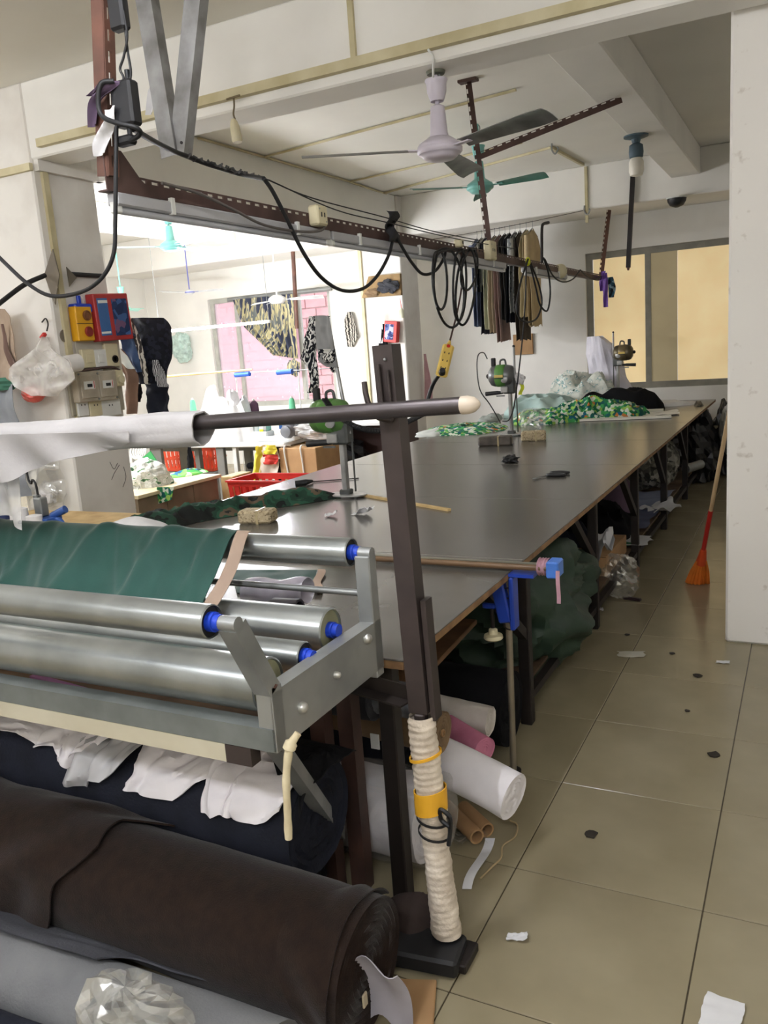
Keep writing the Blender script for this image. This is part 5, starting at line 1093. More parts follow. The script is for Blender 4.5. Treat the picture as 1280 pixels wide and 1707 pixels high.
# cloth and film behind the top roller
gs = thing('green_offcut', 'green cloth offcut with tan hem lying on the near table', 'cloth', at(455, 970, z=.80))
def go(u, v): return at(395+(125+18*v)*u-10*v, 988-38*v, z=.806+.012*abs(nz((u*4, v*3, 0), 1, 3)))
MB().grid(go, 20, 12, thick=.002).build('cloth', gm, gs)
MB().grid(lambda u, v: go(1, v)+Vector((.035*u, .012*math.sin(v*9), .003)), 3, 14, thick=.002).build('hem', MATS['selvage_tan'], gs)
fr = thing('film_roll', 'rolled clear film with dark core on the near table', 'film roll', at(460, 1015, z=.80))
MB().grid(lambda u, v: at(415+100*v, 1008, z=.80)*1.0+Vector((0, .045*math.cos(2*PI*u), .047+.045*math.sin(2*PI*u)+.006*math.sin(v*9))), 20, 14, closed_u=True, thick=.003).build('film', glass_mat('film_grey', (196, 190, 200), .65, .2), fr)
e = at(497, 1016, z=.84); MB().lathe(e-Vector((.12, 0, 0)), [(.016, 0), (.03, .03), (.03, .13), (.022, .13), (.02, .06)], 14, axis=(1, -.05, .05), cap=False).build('core', mat('core_dark', (48, 44, 50), .5), fr)
# printed cloth and piles towards the far end
gprint = pattern_mat('green_print', [(34, 110, 70), (70, 160, 90), (24, 88, 84), (206, 214, 196), (150, 190, 90), (30, 96, 120), (196, 120, 60)], 30, 'voronoi', thr=[0, .26, .42, .54, .78, .90, .97])
mint = mat('mint_cloth', (186, 208, 202), .8, c2=(160, 186, 182), scale=6, bump=.1, bscale=60)
wteal = pattern_mat('white_teal_print', [(212, 214, 204), (196, 200, 190), (120, 160, 160), (226, 226, 218), (60, 90, 84)], 16, 'noise', thr=[0, .45, .56, .6, .69])
def zone(q, z=.80): return at(*q, z=z)
one('printed_cloth', heap(zone((775, 717)), .42, .50, .045, 61, .2, 26, 5, .5), gprint, 'flat green printed cloth behind the dark brick', 'cloth', 'green printed cloth on the table')
one('printed_cloth', heap(zone((700, 726))+Vector((.10, .25, 0)), .20, .40, .03, 62, 0, 20, 6, .5), mat('whitegrey_cloth', (206, 210, 206), .8), 'white cloth strip at the left table edge behind the post', 'cloth', 'green printed cloth on the table')
one('scrap_heap', heap(zone((820, 700)), .12, .25, .06, 63, 0, 18, 8, .6), mat('grey_scrap', (150, 156, 150), .8), 'small grey scrap heap at the left table edge', 'cloth')
one('printed_cloth', heap(zone((912, 702)), .34, .36, .12, 64, 0, 28, 7, .5), gprint, 'green printed cloth heap right of the clear bag', 'cloth', 'green printed cloth on the table')
one('printed_cloth', heap((-1.90, 8.42, .80), .52, .28, .17, 65, .1, 34, 6, .5), gprint, 'large green printed cloth heap in front of the black cloth', 'cloth', 'green printed cloth on the table')
one('mint_cloth', heap((-2.62, 8.95, .80), .42, .42, .20, 66, 0, 30, 5, .4), mint, 'pale mint cloth heap on the far left of the table', 'cloth')
one('printed_cloth', heap((-2.30, 9.45, .80), .42, .30, .40, 67, 0, 34, 5, .45), wteal, 'white and teal printed cloth heap below the white stack', 'cloth', 'green printed cloth on the table')
one('black_cloth', heap((-1.85, 9.15, .80), .48, .26, .22, 68, .1, 32, 4.5, .3), blackc, 'black cloth heap on the far table', 'cloth')
one('black_cloth', heap((-2.15, 8.45, .80), .20, .18, .12, 69, 0, 20, 6, .4), navy, 'small dark cloth between the mint and green heaps', 'cloth')
ws = mat('white_paper_stack', (222, 219, 228), .7, c2=(206, 203, 214), scale=5)
wsb = MB(); 
def tallf(u, v):
    a = 2*PI*u; r = 1-.15*v-.35*max(0, v-.75)*2; k = 1+.18*nz((math.cos(a), math.sin(a), v*2), 1.6, 3)+.12*fold((math.cos(a), math.sin(a), v), 2.2, 5)
    return Vector((-2.16+.21*math.cos(a)*r*k+.16*(1-v), 9.82+.16*math.sin(a)*r*k, .80+.80*v*(1-.16*max(0, math.cos(a)))))
wsb.grid(tallf, 40, 24, smooth=False, closed_u=True); top = len(wsb.v)
wsb.f.append(tuple(i*25+24 for i in range(40))); wsb.sm.append(False)
one('paper_stack', wsb, ws, 'tall crumpled white paper bundle standing before the papered window', 'paper')
for k, (q0_, q1_, h, lab) in enumerate((((965, 703), (1118, 697), .022, 'long white board at the front of the far pile'), ((958, 694), (1105, 688), .03, 'white board under the green printed heap'))):
    A, B = zone(q0_), zone(q1_); one('white_board', MB().bar(A+Vector((0, .04, .012+k*.01)), B+Vector((0, .04, .012+k*.01)), .11, h*.8), mat('board_white', (214, 210, 196), .7), lab, 'board', 'white boards on the table')
sheet(zone((1100, 690)), .35, .4, .2, .02, 'white paper sheet right of the green printed heap', mat('paper_warm', (220, 216, 204), .8), 71, .002, group='papers on the table')
one('white_cloth_lump', heap((-1.45, 9.6, .80), .35, .2, .06, 72, 0, 20, 5, .4), MATS['white_cloth'], 'flat white cloth at the far table end', 'cloth')
one('tan_roll', roll((-1.85, 10.0, .84), (-1.55, 9.95, .84), .035, 73, 16, 8, .04), mat('tan_paper', (176, 160, 136), .8), 'short tan roll at the far table edge', 'roll')
one('plastic_bag', crumple(at(882, 702, z=.90)+Vector((0, .1, 0)), (.13, .12, .105), 74, 30, 20, .16, .802), film2, 'inflated clear plastic bag behind the wrapped brick', 'plastic bag', 'clear plastic bags')
# cardboard piece on the back wall below the clothes
one('cardboard_piece', MB().cbox(at(872, 574, y=10.57), (.26, .03, .26), .004), MATS['card'], 'tan cardboard piece on the wall below the garments', 'cardboard')
# ================================================================== sewing corner in the left bay
wt = mat('white_top', (226, 226, 222), .4, var=.05); lg = mat('grey_leg', (120, 118, 112), .6, var=.15); lgw = mat('pale_leg', (212, 212, 208), .5)
def sew_table(x0, x1, y0, y1, z, lab, legs):
    t = thing('sewing_table', lab, 'table', ((x0+x1)/2, (y0+y1)/2, 0), 'sewing tables in the left bay')
    MB().cbox(((x0+x1)/2, (y0+y1)/2, z-.02), (x1-x0, y1-y0, .04), .008).build('top', wt, t)
    for lx, m_, w_ in legs:
        for ly in (y0+.06, y1-.06): MB().cbox((lx, ly, (z-.04)/2), (w_, .05, z-.04), .005).build('leg', m_, t)
        MB().bbox(lx-w_/2, lx+w_/2, y0+.06, y1-.06, .08, .12).build('foot_bar', m_, t)
    MB().bbox(x0+.05, x1-.05, y1-.10, y1-.06, z-.14, z-.04).build('apron', lg, t)
    return t
ZS = .77; yS = at(370, 740, z=ZS).y
X = lambda q: at(q, 742, z=ZS).x
sew_table(X(205), X(283), yS, yS+.6, ZS, 'white topped sewing table behind the green white bundle', [(X(212), lgw, .06), (X(252), lg, .16)])
sew_table(X(306), X(458), yS, yS+.6, ZS, 'white topped sewing table carrying the sewing machine', [(X(352), lg, .10), (X(375), lgw, .05), (X(425), lg, .15), (X(452), lgw, .05)])
sb = thing('wooden_bench', 'narrow wooden board bridging the two sewing tables', 'bench', (X(294), yS+.3, 0)); MB().cbox((X(294), yS+.3, ZS-.01), (.20, .5, .03), .004).build('board', MATS['wood_pale'], sb); MB().bbox(X(294)-.03, X(294)+.03, yS+.27, yS+.33, 0, ZS-.02).build('support', lg, sb)
one('mint_cloth', heap((X(255), yS+.22, ZS), .32, .2, .26, 81, 0, 24, 7, .5), pattern_mat('mint_print', [(196, 214, 208), (176, 200, 192), (90, 150, 110), (220, 228, 222)], 14, 'noise', thr=[0, .45, .6, .66]), 'pale mint cloth heap on the left sewing table', 'cloth')
one('white_cloth_pile', heap((X(345), yS+.30, ZS), .42, .24, .46, 82, 0, 32, 6, .5), MATS['white_cloth'], 'white cloth pile left of the sewing machine', 'cloth')
one('white_cloth_pile', heap((X(300), yS+.25, ZS), .18, .2, .18, 83, 0, 20, 8, .5), MATS['white_cloth'], 'small white cloth pile on the wooden board', 'cloth')
# sewing machine
def sewing_machine(c, lab, acc):
    c = Vector(c); t = thing('sewing_machine', lab, 'sewing machine', c); w_ = mat('machine_white', (224, 226, 226), .35)
    MB().cbox(c+Vector((0, 0, .025)), (.46, .18, .05), .01).build('bed', w_, t)
    MB().cbox(c+Vector((.17, 0, .16)), (.12, .16, .26), .03).build('column', w_, t)
    MB().cbox(c+Vector((-.02, 0, .25)), (.34, .12, .10), .03).build('arm', w_, t)
    MB().cbox(c+Vector((-.19, 0, .19)), (.08, .11, .20), .02).build('head', w_, t)
    MB().cyl(c+Vector((-.19, 0, .02)), c+Vector((-.19, 0, .10)), .008, 8).build('needle_bar', MATS['galv'], t)
    MB().cyl(c+Vector((.24, 0, .17)), c+Vector((.30, 0, .17)), .065, 18).build('hand_wheel', mat('machine_grey', (104, 106, 110), .4), t)
    MB().cbox(c+Vector((.17, -.083, .20)), (.08, .006, .12), .002).build('panel', acc, t)
    MB().cbox(c+Vector((-.19, -.058, .10)), (.05, .006, .05), .002).build('sticker', MATS['neon_yellow'], t)
    return t
sewing_machine((X(432), yS+.24, ZS), 'white sewing machine with blue panel on the sewing table', mat('panel_blue', (52, 110, 205), .4))
one('machine_motor', MB().cbox((X(452), yS+.20, ZS+.14), (.14, .12, .26), .03).lathe((X(452), yS+.13, ZS+.10), [(.06, 0), (.06, .02), (.03, .03)], 16, axis=(0, -1, 0)), mat('motor_slate', (120, 122, 128), .4), 'grey machine head right of the white sewing machine', 'machine')
om = thing('overlock_machine', 'small mint overlock machine left of the sewing machine', 'sewing machine', (X(405), yS+.24, ZS)); mm = mat('mint_metal', (150, 206, 190), .4)
MB().cbox((X(405), yS+.24, ZS+.05), (.20, .16, .10), .015).build('base', mat('machine_white', (224, 226, 226)), om); MB().cbox((X(405)+.02, yS+.26, ZS+.20), (.10, .12, .22), .02).build('column', mm, om); MB().cbox((X(405)-.05, yS+.24, ZS+.26), (.16, .09, .08), .02).build('arm', mm, om); MB().cyl((X(405)-.10, yS+.22, ZS+.08), (X(405)-.10, yS+.22, ZS+.24), .01, 8).build('needle_bar', MATS['galv'], om)
for (q, c, lab) in (((407, 676), (44, 52, 78), 'navy thread cone above the sewing table'), ((424, 682), (84, 52, 74), 'plum thread cone above the sewing table'), ((322, 680), (110, 200, 150), 'mint green thread cone left of the window'), ((487, 678), (110, 200, 150), 'mint green thread cone at the window sill'), ((250, 675), (56, 110, 84), 'dark green thread cone behind the cloth sleeve')):
    p = at(*q, y=yS+.45); t = thing('thread_cone', lab, 'thread cone', p-Vector((0, 0, .08)), 'thread cones'); big = q[0] in (407, 424)
    MB().lathe(p-Vector((0, 0, .08)), [(.055 if big else .04, 0), (.045 if big else .03, .14), (.02, .17)], 14).build('thread', mat('thread_%d' % q[0], c, .8), t); MB().cyl(p+Vector((0, 0, .085)), p+Vector((0, 0, .11)), .012, 8).build('core', MATS['white_plastic'], t)
    MB().cyl((p.x, p.y, ZS), p-Vector((0, 0, .08)), .006, 6).build('stand_rod', MATS['galv'], t)
one('plastic_bag', crumple((X(485), yS+.35, ZS+.10), (.35, .2, .12), 84, 30, 20, .35, ZS+.002), glass_mat('milky_bag', (226, 226, 224), .7, .25), 'milky plastic sheet heap on the carton', 'plastic bag', 'clear plastic bags')
one('blue_folder', MB().cbox(at(490, 705, y=yS+.5), (.36, .06, .12), .005), mat('folder_blue', (60, 110, 190), .5), 'blue folder leaning behind the plastic heap', 'folder')
# carton with white straps
yc_ = yS-.03; c0_ = at(463, 738, y=yc_); c1_ = at(525, 736, y=yc_); ct = thing('carton', 'tan carton with two white straps beside the sewing table', 'carton', ((c0_.x+c1_.x)/2, yc_+.3, 0))
MB().cbox(((c0_.x+c1_.x)/2, yc_+.25, .36), (c1_.x-c0_.x, .5, .72), .006).build('box', mat('carton_tan', (196, 156, 110), .75, c2=(180, 140, 96)), ct)
for k, e in ((.18, 775), (.62, 800)):
    xx = c0_.x+(c1_.x-c0_.x)*k; MB().tube(spline([(xx, yc_+.1, .735), (xx, yc_-.012, .73), (xx+.01, yc_-.014, .55), (xx+.03, yc_-.012, .40 if k < .5 else .1)], 5), .009, 6).build('strap', MATS['white_plastic'], ct)
one('dark_bag', crumple(at(548, 775, y=7.5), (.22, .2, .26), 85, 26, 18, .25, .01), mat('bag_darkgreen', (44, 52, 46), .6), 'dark green bag right of the carton', 'bag')
# far dark table behind the near cutter
dt = thing('dark_table', 'dark wooden table with white top in the left bay corner', 'table', (-5.3, 8.9, 0)); MB().cbox((-4.95, 8.75, .79), (1.5, .7, .03), .004).build('top', wt, dt); dm = mat('dark_wood', (72, 46, 40), .6)
MB().bbox(-5.68, -5.64, 8.42, 9.08, 0, .775).build('side_panel', dm, dt); MB().bbox(-4.24, -4.20, 8.42, 9.08, 0, .775).build('side_panel', dm, dt); MB().bbox(-5.64, -4.24, 9.04, 9.08, 0, .775).build('back_panel', dm, dt)
one('rubbish_bag', crumple((-5.1, 8.7, .32), (.38, .24, .32), 86, 26, 18, .3, .003), MATS['bag_black'], 'black rubbish bag under the dark table', 'rubbish bag', 'black rubbish bags')
# under the sewing tables
def crate(c, size, m, lab, slots=True, group='red crates'):
    c = Vector(c); w_, d_, h_ = size; t = thing('crate', lab, 'crate', c, group); th = .008
    MB().bbox(c.x-w_/2+.02, c.x+w_/2-.02, c.y-d_/2+.02, c.y+d_/2-.02, c.z, c.z+th).build('base', m, t)
    for sx_, sy_ in ((1, 0), (-1, 0), (0, 1), (0, -1)):
        mb = MB(); L_ = w_ if sy_ else d_; n = max(4, int(L_/.07))
        def P3(a, z): 
            k = .02*(1-z/h_)
            return c+Vector(((sx_*(w_/2-k)) if sx_ else a*(w_-2*k), (sy_*(d_/2-k)) if sy_ else a*(d_-2*k), z))
        nrm = Vector((sx_, sy_, 0))
        for i in range(n): a0, a1 = -.5+i/n+.012, -.5+(i+.62)/n; mb.prism([P3(a0, .03), P3(a1, .03), P3(a1, h_-.05), P3(a0, h_-.05)], -nrm, th)
        for (z0, z1) in ((0, .035), (h_*.5-.012, h_*.5+.012), (h_-.055, h_)): mb.prism([P3(-.5, z0), P3(.5, z0), P3(.5, z1), P3(-.5, z1)], -nrm, th)
        mb.build('side', m, t)
    r = MB(); r.bbox(c.x-w_/2-.012, c.x+w_/2+.012, c.y-d_/2-.012, c.y-d_/2+.012, c.z+h_-.015, c.z+h_).bbox(c.x-w_/2-.012, c.x+w_/2+.012, c.y+d_/2-.012, c.y+d_/2+.012, c.z+h_-.015, c.z+h_).bbox(c.x-w_/2-.012, c.x-w_/2+.012, c.y-d_/2, c.y+d_/2, c.z+h_-.015, c.z+h_).bbox(c.x+w_/2-.012, c.x+w_/2+.012, c.y-d_/2, c.y+d_/2, c.z+h_-.015, c.z+h_); r.build('rim', m, t)
    return t
redp = mat('crate_red', (206, 52, 44), .4, var=.12); orr = mat('crate_orange', (222, 84, 52), .45, var=.1)
cr0 = at(383, 800, z=.58); crate((cr0.x+.32, cr0.y+.18, .18), (.66, .42, .40), redp, 'red plastic crate beside the cutting table')
one('crate_stand', MB().cbox((cr0.x+.32, cr0.y+.18, .09), (.55, .38, .175), .01), MATS['card'], 'low carton under the red crate', 'carton')
for (q, lab) in ((291, 'orange red crate under the wooden bridge board'), (325, 'orange red crate behind the hanging black rag'), (345, 'orange red crate behind the grey table leg')):
    crate((at(q, 775, y=7.75).x, 7.85, .35), (.26, .30, .30), orr, lab)
    one('crate_stand', MB().cbox((at(q, 775, y=7.75).x, 7.85, .172), (.24, .28, .34), .01), lg, 'grey box below the '+lab.split(' ', 1)[1][4:] if False else 'grey box supporting the '+lab, 'box')
one('black_rag', strip_px([(745, 313, 317), (760, 311, 321), (775, 312, 323), (786, 313, 325)], yS-.03, .01, 8, 14), blackc, 'black rag hanging from the sewing table edge', 'rag')
sl_ = thing('stool', 'black stool under the sewing table', 'stool', (X(412), yS+.15, 0))
MB().cbox((X(412), yS+.25, .52), (.42, .34, .06), .02).build('seat', blackc, sl_)
MB().cbox((X(412), yS+.40, .64), (.44, .04, .12), .02).build('back', navy, sl_)
for sx_ in (-1, 1):
    for sy_ in (-1, 1): MB().cbox((X(412)+sx_*.17, yS+.25+sy_*.12, .25), (.06, .05, .5), .006).build('leg', mat('stool_dark', (60, 54, 50), .6), sl_)
yb_ = thing('shopping_bag', 'yellow and white printed bag hanging at the sewing table end', 'bag', at(443, 790, y=yS-.05))
strip_px([(742, 436, 452), (752, 424, 462), (770, 422, 464), (800, 421, 464)], yS-.06, .02, 12, 16).build('sack', mat('bag_white', (226, 212, 196), .6), yb_)
strip_px([(744, 426, 436), (760, 423, 436), (800, 421, 434)], yS-.09, .02, 8, 14).build('yellow_side', mat('bag_yellow', (226, 206, 60), .6), yb_)
strip_px([(742, 440, 458), (750, 438, 461), (757, 440, 460)], yS-.095, .012, 10, 8).build('yellow_top', mat('bag_yellow', (226, 206, 60)), yb_)
strip_px([(758, 438, 462), (766, 437, 463), (774, 440, 462)], yS-.09, .012, 10, 8).build('red_print', mat('bag_red', (196, 52, 40), .6), yb_)
# low bench in front with the big bundle
lt = thing('work_bench', 'low pale wooden bench with boarded side in the left bay', 'bench', (-5.3, 5.6, 0)); xr = at(369, 790, z=.62).x; y1_ = at(369, 790, z=.62).y; y0_ = at(262, 815, z=.62).y
MB().cbox((xr-.55, (y0_+y1_)/2-.15, .605), (1.1, y1_-y0_+.3, .03), .004).build('top', mat('bench_top', (222, 206, 168), .6, c2=(204, 186, 146)), lt)
bm_ = mat('bench_side', (136, 120, 98), .7, c2=(118, 102, 82), scale=5); nb_ = 3
for k in range(nb_):
    a = y0_-.28+(y1_-y0_+.26)*k/nb_; b = y0_-.28+(y1_-y0_+.26)*(k+1)/nb_-.012; MB().bbox(xr-.06, xr-.03, a, b, 0, .59).build('side_board', bm_, lt)
MB().bbox(xr-1.05, xr-1.02, y0_-.28, y1_-.02, 0, .59).build('side_board', bm_, lt)
MB().bbox(xr-1.02, xr-.06, y1_-.05, y1_-.02, 0, .59).build('end_board', bm_, lt)
wb2 = thing('wooden_box', 'pale wooden box between the bench and the red crate', 'box', (xr+.02, y1_+.22, 0)); MB().cbox((xr-.02, y1_+.24, .29), (.14, .3, .58), .006).build('box', MATS['wood_pale'], wb2)
wg = pattern_mat('white_green_print', [(226, 226, 218), (206, 208, 198), (230, 230, 224), (96, 140, 90), (70, 96, 84)], 11, 'noise', stretch=(1.5, 1, 2.2), thr=[0, .4, .5, .58, .63])
gb_ = thing('cloth_bundle', 'bulging white and green printed cloth bundle on the bench', 'bundle', at(245, 800, y=5.25))
crumple(at(248, 806, y=5.35), (.20, .20, .20), 87, 44, 30, .18).build('bundle', wg, gb_); crumple(at(238, 828, y=5.25), (.15, .15, .12), 89, 30, 20, .25).build('lower_fold', wg, gb_)
MB().grid(lambda u, v: at(262+28*u-4*v, 812+30*v*(1-.3*u), y=5.12), 6, 8, thick=.003).build('green_flap', gprint, gb_)
one('printed_papers', heap(at(312, 790, z=.622), .16, .20, .035, 88, 0, 16, 9, .6), pattern_mat('bright_green_print', [(70, 170, 80), (120, 200, 90), (40, 110, 150), (30, 60, 60), (200, 220, 180)], 16), 'bright green printed scraps on the bench', 'paper')
gc = thing('green_card', 'folded bright green card standing above the bundle', 'card', at(250, 770, y=5.6)); MB().prism([at(238, 762, y=5.6), at(250, 752, y=5.6), at(262, 770, y=5.6), at(258, 810, y=5.6), at(250, 812, y=5.6)], (0, 1, 0), .01).build('card', mat('card_green', (52, 150, 84), .6), gc)
# ropes hung behind bundle
wl = thing('white_loops', 'white straps looped at the sewing table edge behind the bundle', 'straps', at(228, 745, y=6.9))
for k in range(4): MB().tube(spline([at(222+5*k, 738, y=6.95), at(218+4*k, 755, y=6.9), at(226+4*k, 765, y=6.9), at(234+3*k, 752, y=6.92), at(230+4*k, 738, y=6.95)], 5), .010, 6).build('strap', MATS['white_plastic'], wl)
# ================================================================== drying rack with bamboo pole, scarf on the wall, curtain
one('bamboo_pole', MB().tube([at(262, 629, y=8.0), at(330, 623, y=8.0), at(420, 616, y=8.0)], [.014, .013, .009], 8), mat('bamboo', (214, 180, 116), .5), 'bamboo pole in front of the left window', 'pole')
dr = thing('drying_rack', 'thin metal drying rack with blue foam sleeves', 'rack', at(397, 690, y=8.05))
MB().tube([at(385, 622, y=8.03), at(480, 618, y=8.03), at(552, 614, y=8.03)], .006, 6).build('rail', MATS['galv'], dr); MB().tube([at(393, 625, y=8.03), Vector((at(397, 690, y=8.03).x, 8.03, 0))], .007, 6).build('post', MATS['white_plastic'], dr); MB().tube([at(497, 620, y=8.03), Vector((at(500, 690, y=8.03).x, 8.03, 0))], .008, 6).build('post', MATS['white_plastic'], dr)
for a, b in (((392, 625), (416, 623)), ((462, 621), (487, 619)), ((262, 629), (272, 628))): MB().cyl(at(*a, y=8.02), at(*b, y=8.02), .03, 10).build('foam_sleeve', mat('foam_blue', (58, 104, 200), .7), dr)
MB().cyl(at(397, 668, y=8.02), at(398, 678, y=8.02), .022, 10).build('foam_sleeve', mat('foam_navy', (52, 60, 150), .7), dr)
cable([at(260, 640, y=7.9), at(270, 690, y=7.9), at(277, 740, y=7.9)], .006, 'thin dark cord hanging left of the sewing tables', 4) if False else None
zs = pattern_mat('zebra_fine', [(60, 56, 52), (196, 190, 178)], 26, 'wave', stretch=(.3, .3, 1), thr=[0, .52])
one('striped_scarf', strip_px([(520, 580, 588), (535, 574, 592), (550, 576, 595), (560, 577, 598), (566, 578, 594), (578, 580, 588)], 10.55, .015, 12, 20, 3), zs, 'small striped scarf pinned on the wall', 'scarf')
cmm = pattern_mat('camo_curtain', [(58, 62, 78), (176, 166, 126), (110, 114, 112), (204, 194, 150), (70, 76, 96)], 3, 'noise', stretch=(5, 1, .6), thr=[0, .43, .5, .56, .64])
def curt(u, v):
    xl = [388, 396, 406, 430, 455][min(4, int(v*4))]; k = v*4-min(4, int(v*4)); xl2 = [388, 396, 406, 430, 455, 470][min(4, int(v*4))+1]; a = xl+(xl2-xl)*k
    xr_ = 488+9*v; b = xr_; px_ = a+(b-a)*u; py_ = 500-10*u+(92+16*u)*v
    return at(px_, py_, y=10.5)+Vector((0, .035*math.sin(u*46+1.5*v)+.02*nz((u*5, v*4, 0), 1, 2), 0))
cu = thing('curtain', 'gathered camouflage curtain in the left bay window', 'curtain', at(440, 600, y=10.5)); MB().grid(curt, 110, 26, thick=.004).build('drape', cmm, cu)
MB().cyl(at(380, 500, y=10.56), at(552, 481, y=10.56), .03, 8).build('curtain_rod', MATS['galv'], cu)
crumple(at(489, 613, y=10.48), (.10, .05, .12), 91, 20, 14, .4).build('tied_end', cmm, cu)
pi_ = thing('brown_pipe', 'thin brown pipe hanging at the right of the left window', 'pipe', at(495, 545, y=9.75)); MB().cyl(Vector((at(489, 428, y=9.85).x, 9.85, 3.0)), at(495, 548, y=9.85), .028, 10).build('pipe', MATS['rust_red'], pi_)
gbag = one('plastic_bag', crumple(at(302, 578, y=10.5), (.18, .1, .22), 92, 24, 16, .3), glass_mat('mint_bag', (200, 224, 214), .6, .3), 'pale green plastic bag hanging on the far left wall', 'plastic bag', 'clear plastic bags')
# electrical conduit along the wall tops
for (a, b) in (((190, 457), (420, 425)), ((420, 425), (600, 398))):
    pass
# ================================================================== things hung on the far column
ycf = 9.655
sh = thing('wall_shelf', 'torn cardboard pocket with grey rags on the far column', 'shelf', at(640, 495, y=ycf))
MB().prism([at(617, 461, y=ycf), at(669, 456, y=ycf), at(671, 492, y=ycf), at(606, 497, y=ycf)], (0, -1, 0), .05).build('pocket', mat('card_torn', (150, 122, 80), .8, c2=(120, 96, 62), scale=9), sh)
crumple(at(648, 478, y=ycf-.07), (.14, .06, .08), 93, 22, 14, .4).build('grey_rag', char_c, sh); crumple(at(620, 488, y=ycf-.06), (.10, .04, .05), 94, 18, 12, .4).build('brown_rag', tanc, sh)
bx_ = thing('red_box', 'red box with blue printed front on the far column', 'box', at(652, 570, y=ycf)); p = at(653, 553, y=ycf-.06); Rr = Matrix.Rotation(.14, 3, 'Y')
MB().cbox(p, (.18, .09, .26), .006, R=Rr).build('box', MATS['red'], bx_); MB().cbox(p+Vector((-.015, -.047, 0)), (.12, .004, .19), .001, R=Rr).build('printed_front', pattern_mat('blue_print', [(56, 66, 110), (96, 110, 160), (180, 180, 200)], 30), bx_)
ob = thing('oil_bottle', 'small oil bottle with thin red spout on the far column', 'bottle', at(670, 530, y=ycf-.04)); p = at(670, 530, y=ycf-.05); MB().lathe(p, [(.03, 0), (.032, .01), (.032, .09), (.012, .11), (.010, .125)], 14).build('bottle', mat('bottle_pale', (206, 204, 180), .4), ob); MB().cyl(p+Vector((0, 0, .125)), p+Vector((-.01, 0, .24)), .006, 8, r2=.002).build('spout', MATS['red'], ob)
um = thing('umbrella', 'folded black umbrella with white ruler hanging on the far column', 'umbrella', at(650, 620, y=ycf)); strip_px([(540, 636, 641), (580, 632, 648), (600, 640, 656), (621, 650, 663)], ycf-.05, .008, 8, 12, 2, .02).build('canopy', blackc, um); strip_px([(523, 633, 636), (550, 630, 638), (572, 627, 638)], ycf-.07, .002, 4, 8, 0, .006).build('white_ruler', MATS['white_plastic'], um)
so = thing('wall_socket', 'cream wall socket low on the far column', 'socket', at(663, 600, y=ycf)); MB().cbox(at(663, 600, y=ycf), (.09, .03, .11), .008).build('plate', MATS['cream_plastic'], so); MB().cbox(at(663, 600, y=ycf)-Vector((0, .018, 0)), (.02, .01, .02), .002).build('switch', MATS['white_plastic'], so)
rc = thing('pink_cloth', 'pinkish cloth hanging on the far column side', 'cloth', at(715, 700, x=-4.55)); strip_px([(590, 706, 709), (620, 707, 716), (650, 708, 721), (690, 709, 723)], 10.12, .01, 8, 14, 1).build('cloth', mat('rose_cloth', (190, 150, 152), .85), rc)
# ================================================================== electrics and bags on the near column
XC = -4.57
def on_side(q, off=0.0): return at(q[0], q[1], x=XC+off)
def side_box(name, q, wy, hz, th, m, lab, cat, group=None, rot=0.0):
    p = on_side(q, th/2); t = thing(name, lab, cat, p-Vector((th/2, 0, hz/2)), group); R = Matrix.Rotation(rot, 3, 'X')
    MB().cbox(p, (th, wy, hz), .006, R=R).build('case', m, t); return t, p, R
t, p, R = side_box('push_button_box', (136, 540), .15, .235, .07, mat('box_yellow', (226, 166, 30), .5, var=.1), 'yellow two button switch box on the column', 'switch')
for dz, c in ((.055, (120, 74, 40)), (-.055, (150, 50, 44))): MB().lathe(p+Vector((.035, .02, dz)), [(.035, 0), (.035, .012), (.028, .016), (.026, .008), (.002, .008)], 16, axis=(1, 0, 0)).build('button', mat('button_%d' % c[0], c, .5), t)
MB().box(p+Vector((.036, 0, 0)), (.002, .15, .004)).build('case_joint', MATS['leg_dark'], t)
MB().cbox(on_side((134, 514), .03), (.075, .16, .06), .01).build('blue_tape', MATS['blue_plastic'], t); MB().cbox(on_side((131, 500), .03), (.02, .03, .06), .004).build('blue_knot', MATS['blue_plastic'], t)
t, p, R = side_box('leaflet_box', (183, 529), .34, .33, .08, mat('leaf_red', (178, 52, 50), .5), 'red leaflet box with blue printed covers on the column', 'box', rot=.04)
def print_panel(dy, wy, m): MB().cbox(p+Vector((.042, dy, 0)), (.004, wy, .26), .001, R=R).build('blue_cover', m, t)
print_panel(-.095, .10, mat('cover_blue', (60, 104, 160), .5)); print_panel(.07, .15, pattern_mat('cover_print', [(44, 62, 100), (70, 100, 150), (40, 54, 90), (120, 90, 120)], 22))
MB().cbox(p+Vector((.044, -.095, .105)), (.003, .09, .02), .001, R=R).build('cover_title', MATS['white_plastic'], t); MB().cbox(p+Vector((.044, -.095, -.11)), (.003, .09, .015), .001, R=R).build('cover_footer', MATS['white_plastic'], t)
for q, w_, h_, m_, lab, hole in (((145, 598), .12, .13, MATS['cream_plastic'], 'square cream light switch left in the row on the column', False), ((165, 598), .12, .13, MATS['white_plastic'], 'square white light switch in the middle of the row on the column', False), ((184, 592), .13, .17, MATS['cream_plastic'], 'cream socket with round hole right in the row on the column', True)):
    t, p, R = side_box('light_switch', q, w_, h_, .04, m_, lab, 'switch', 'switches on the column')
    if hole: MB().lathe(p+Vector((.02, .02, -.03)), [(.028, 0), (.028, .008), (.018, .008), (.016, -.002), (.002, -.002)], 14, axis=(1, 0, 0)).build('round_socket', MATS['leg_dark'], t)
    else: MB().cbox(p+Vector((.021, 0, 0)), (.006, .05, .06), .002).build('rocker', m_, t)
t, p, R = side_box('label_strip', (160, 616), .12, .025, .03, MATS['white_plastic'], 'thin white strip between switches and meters', 'strip')
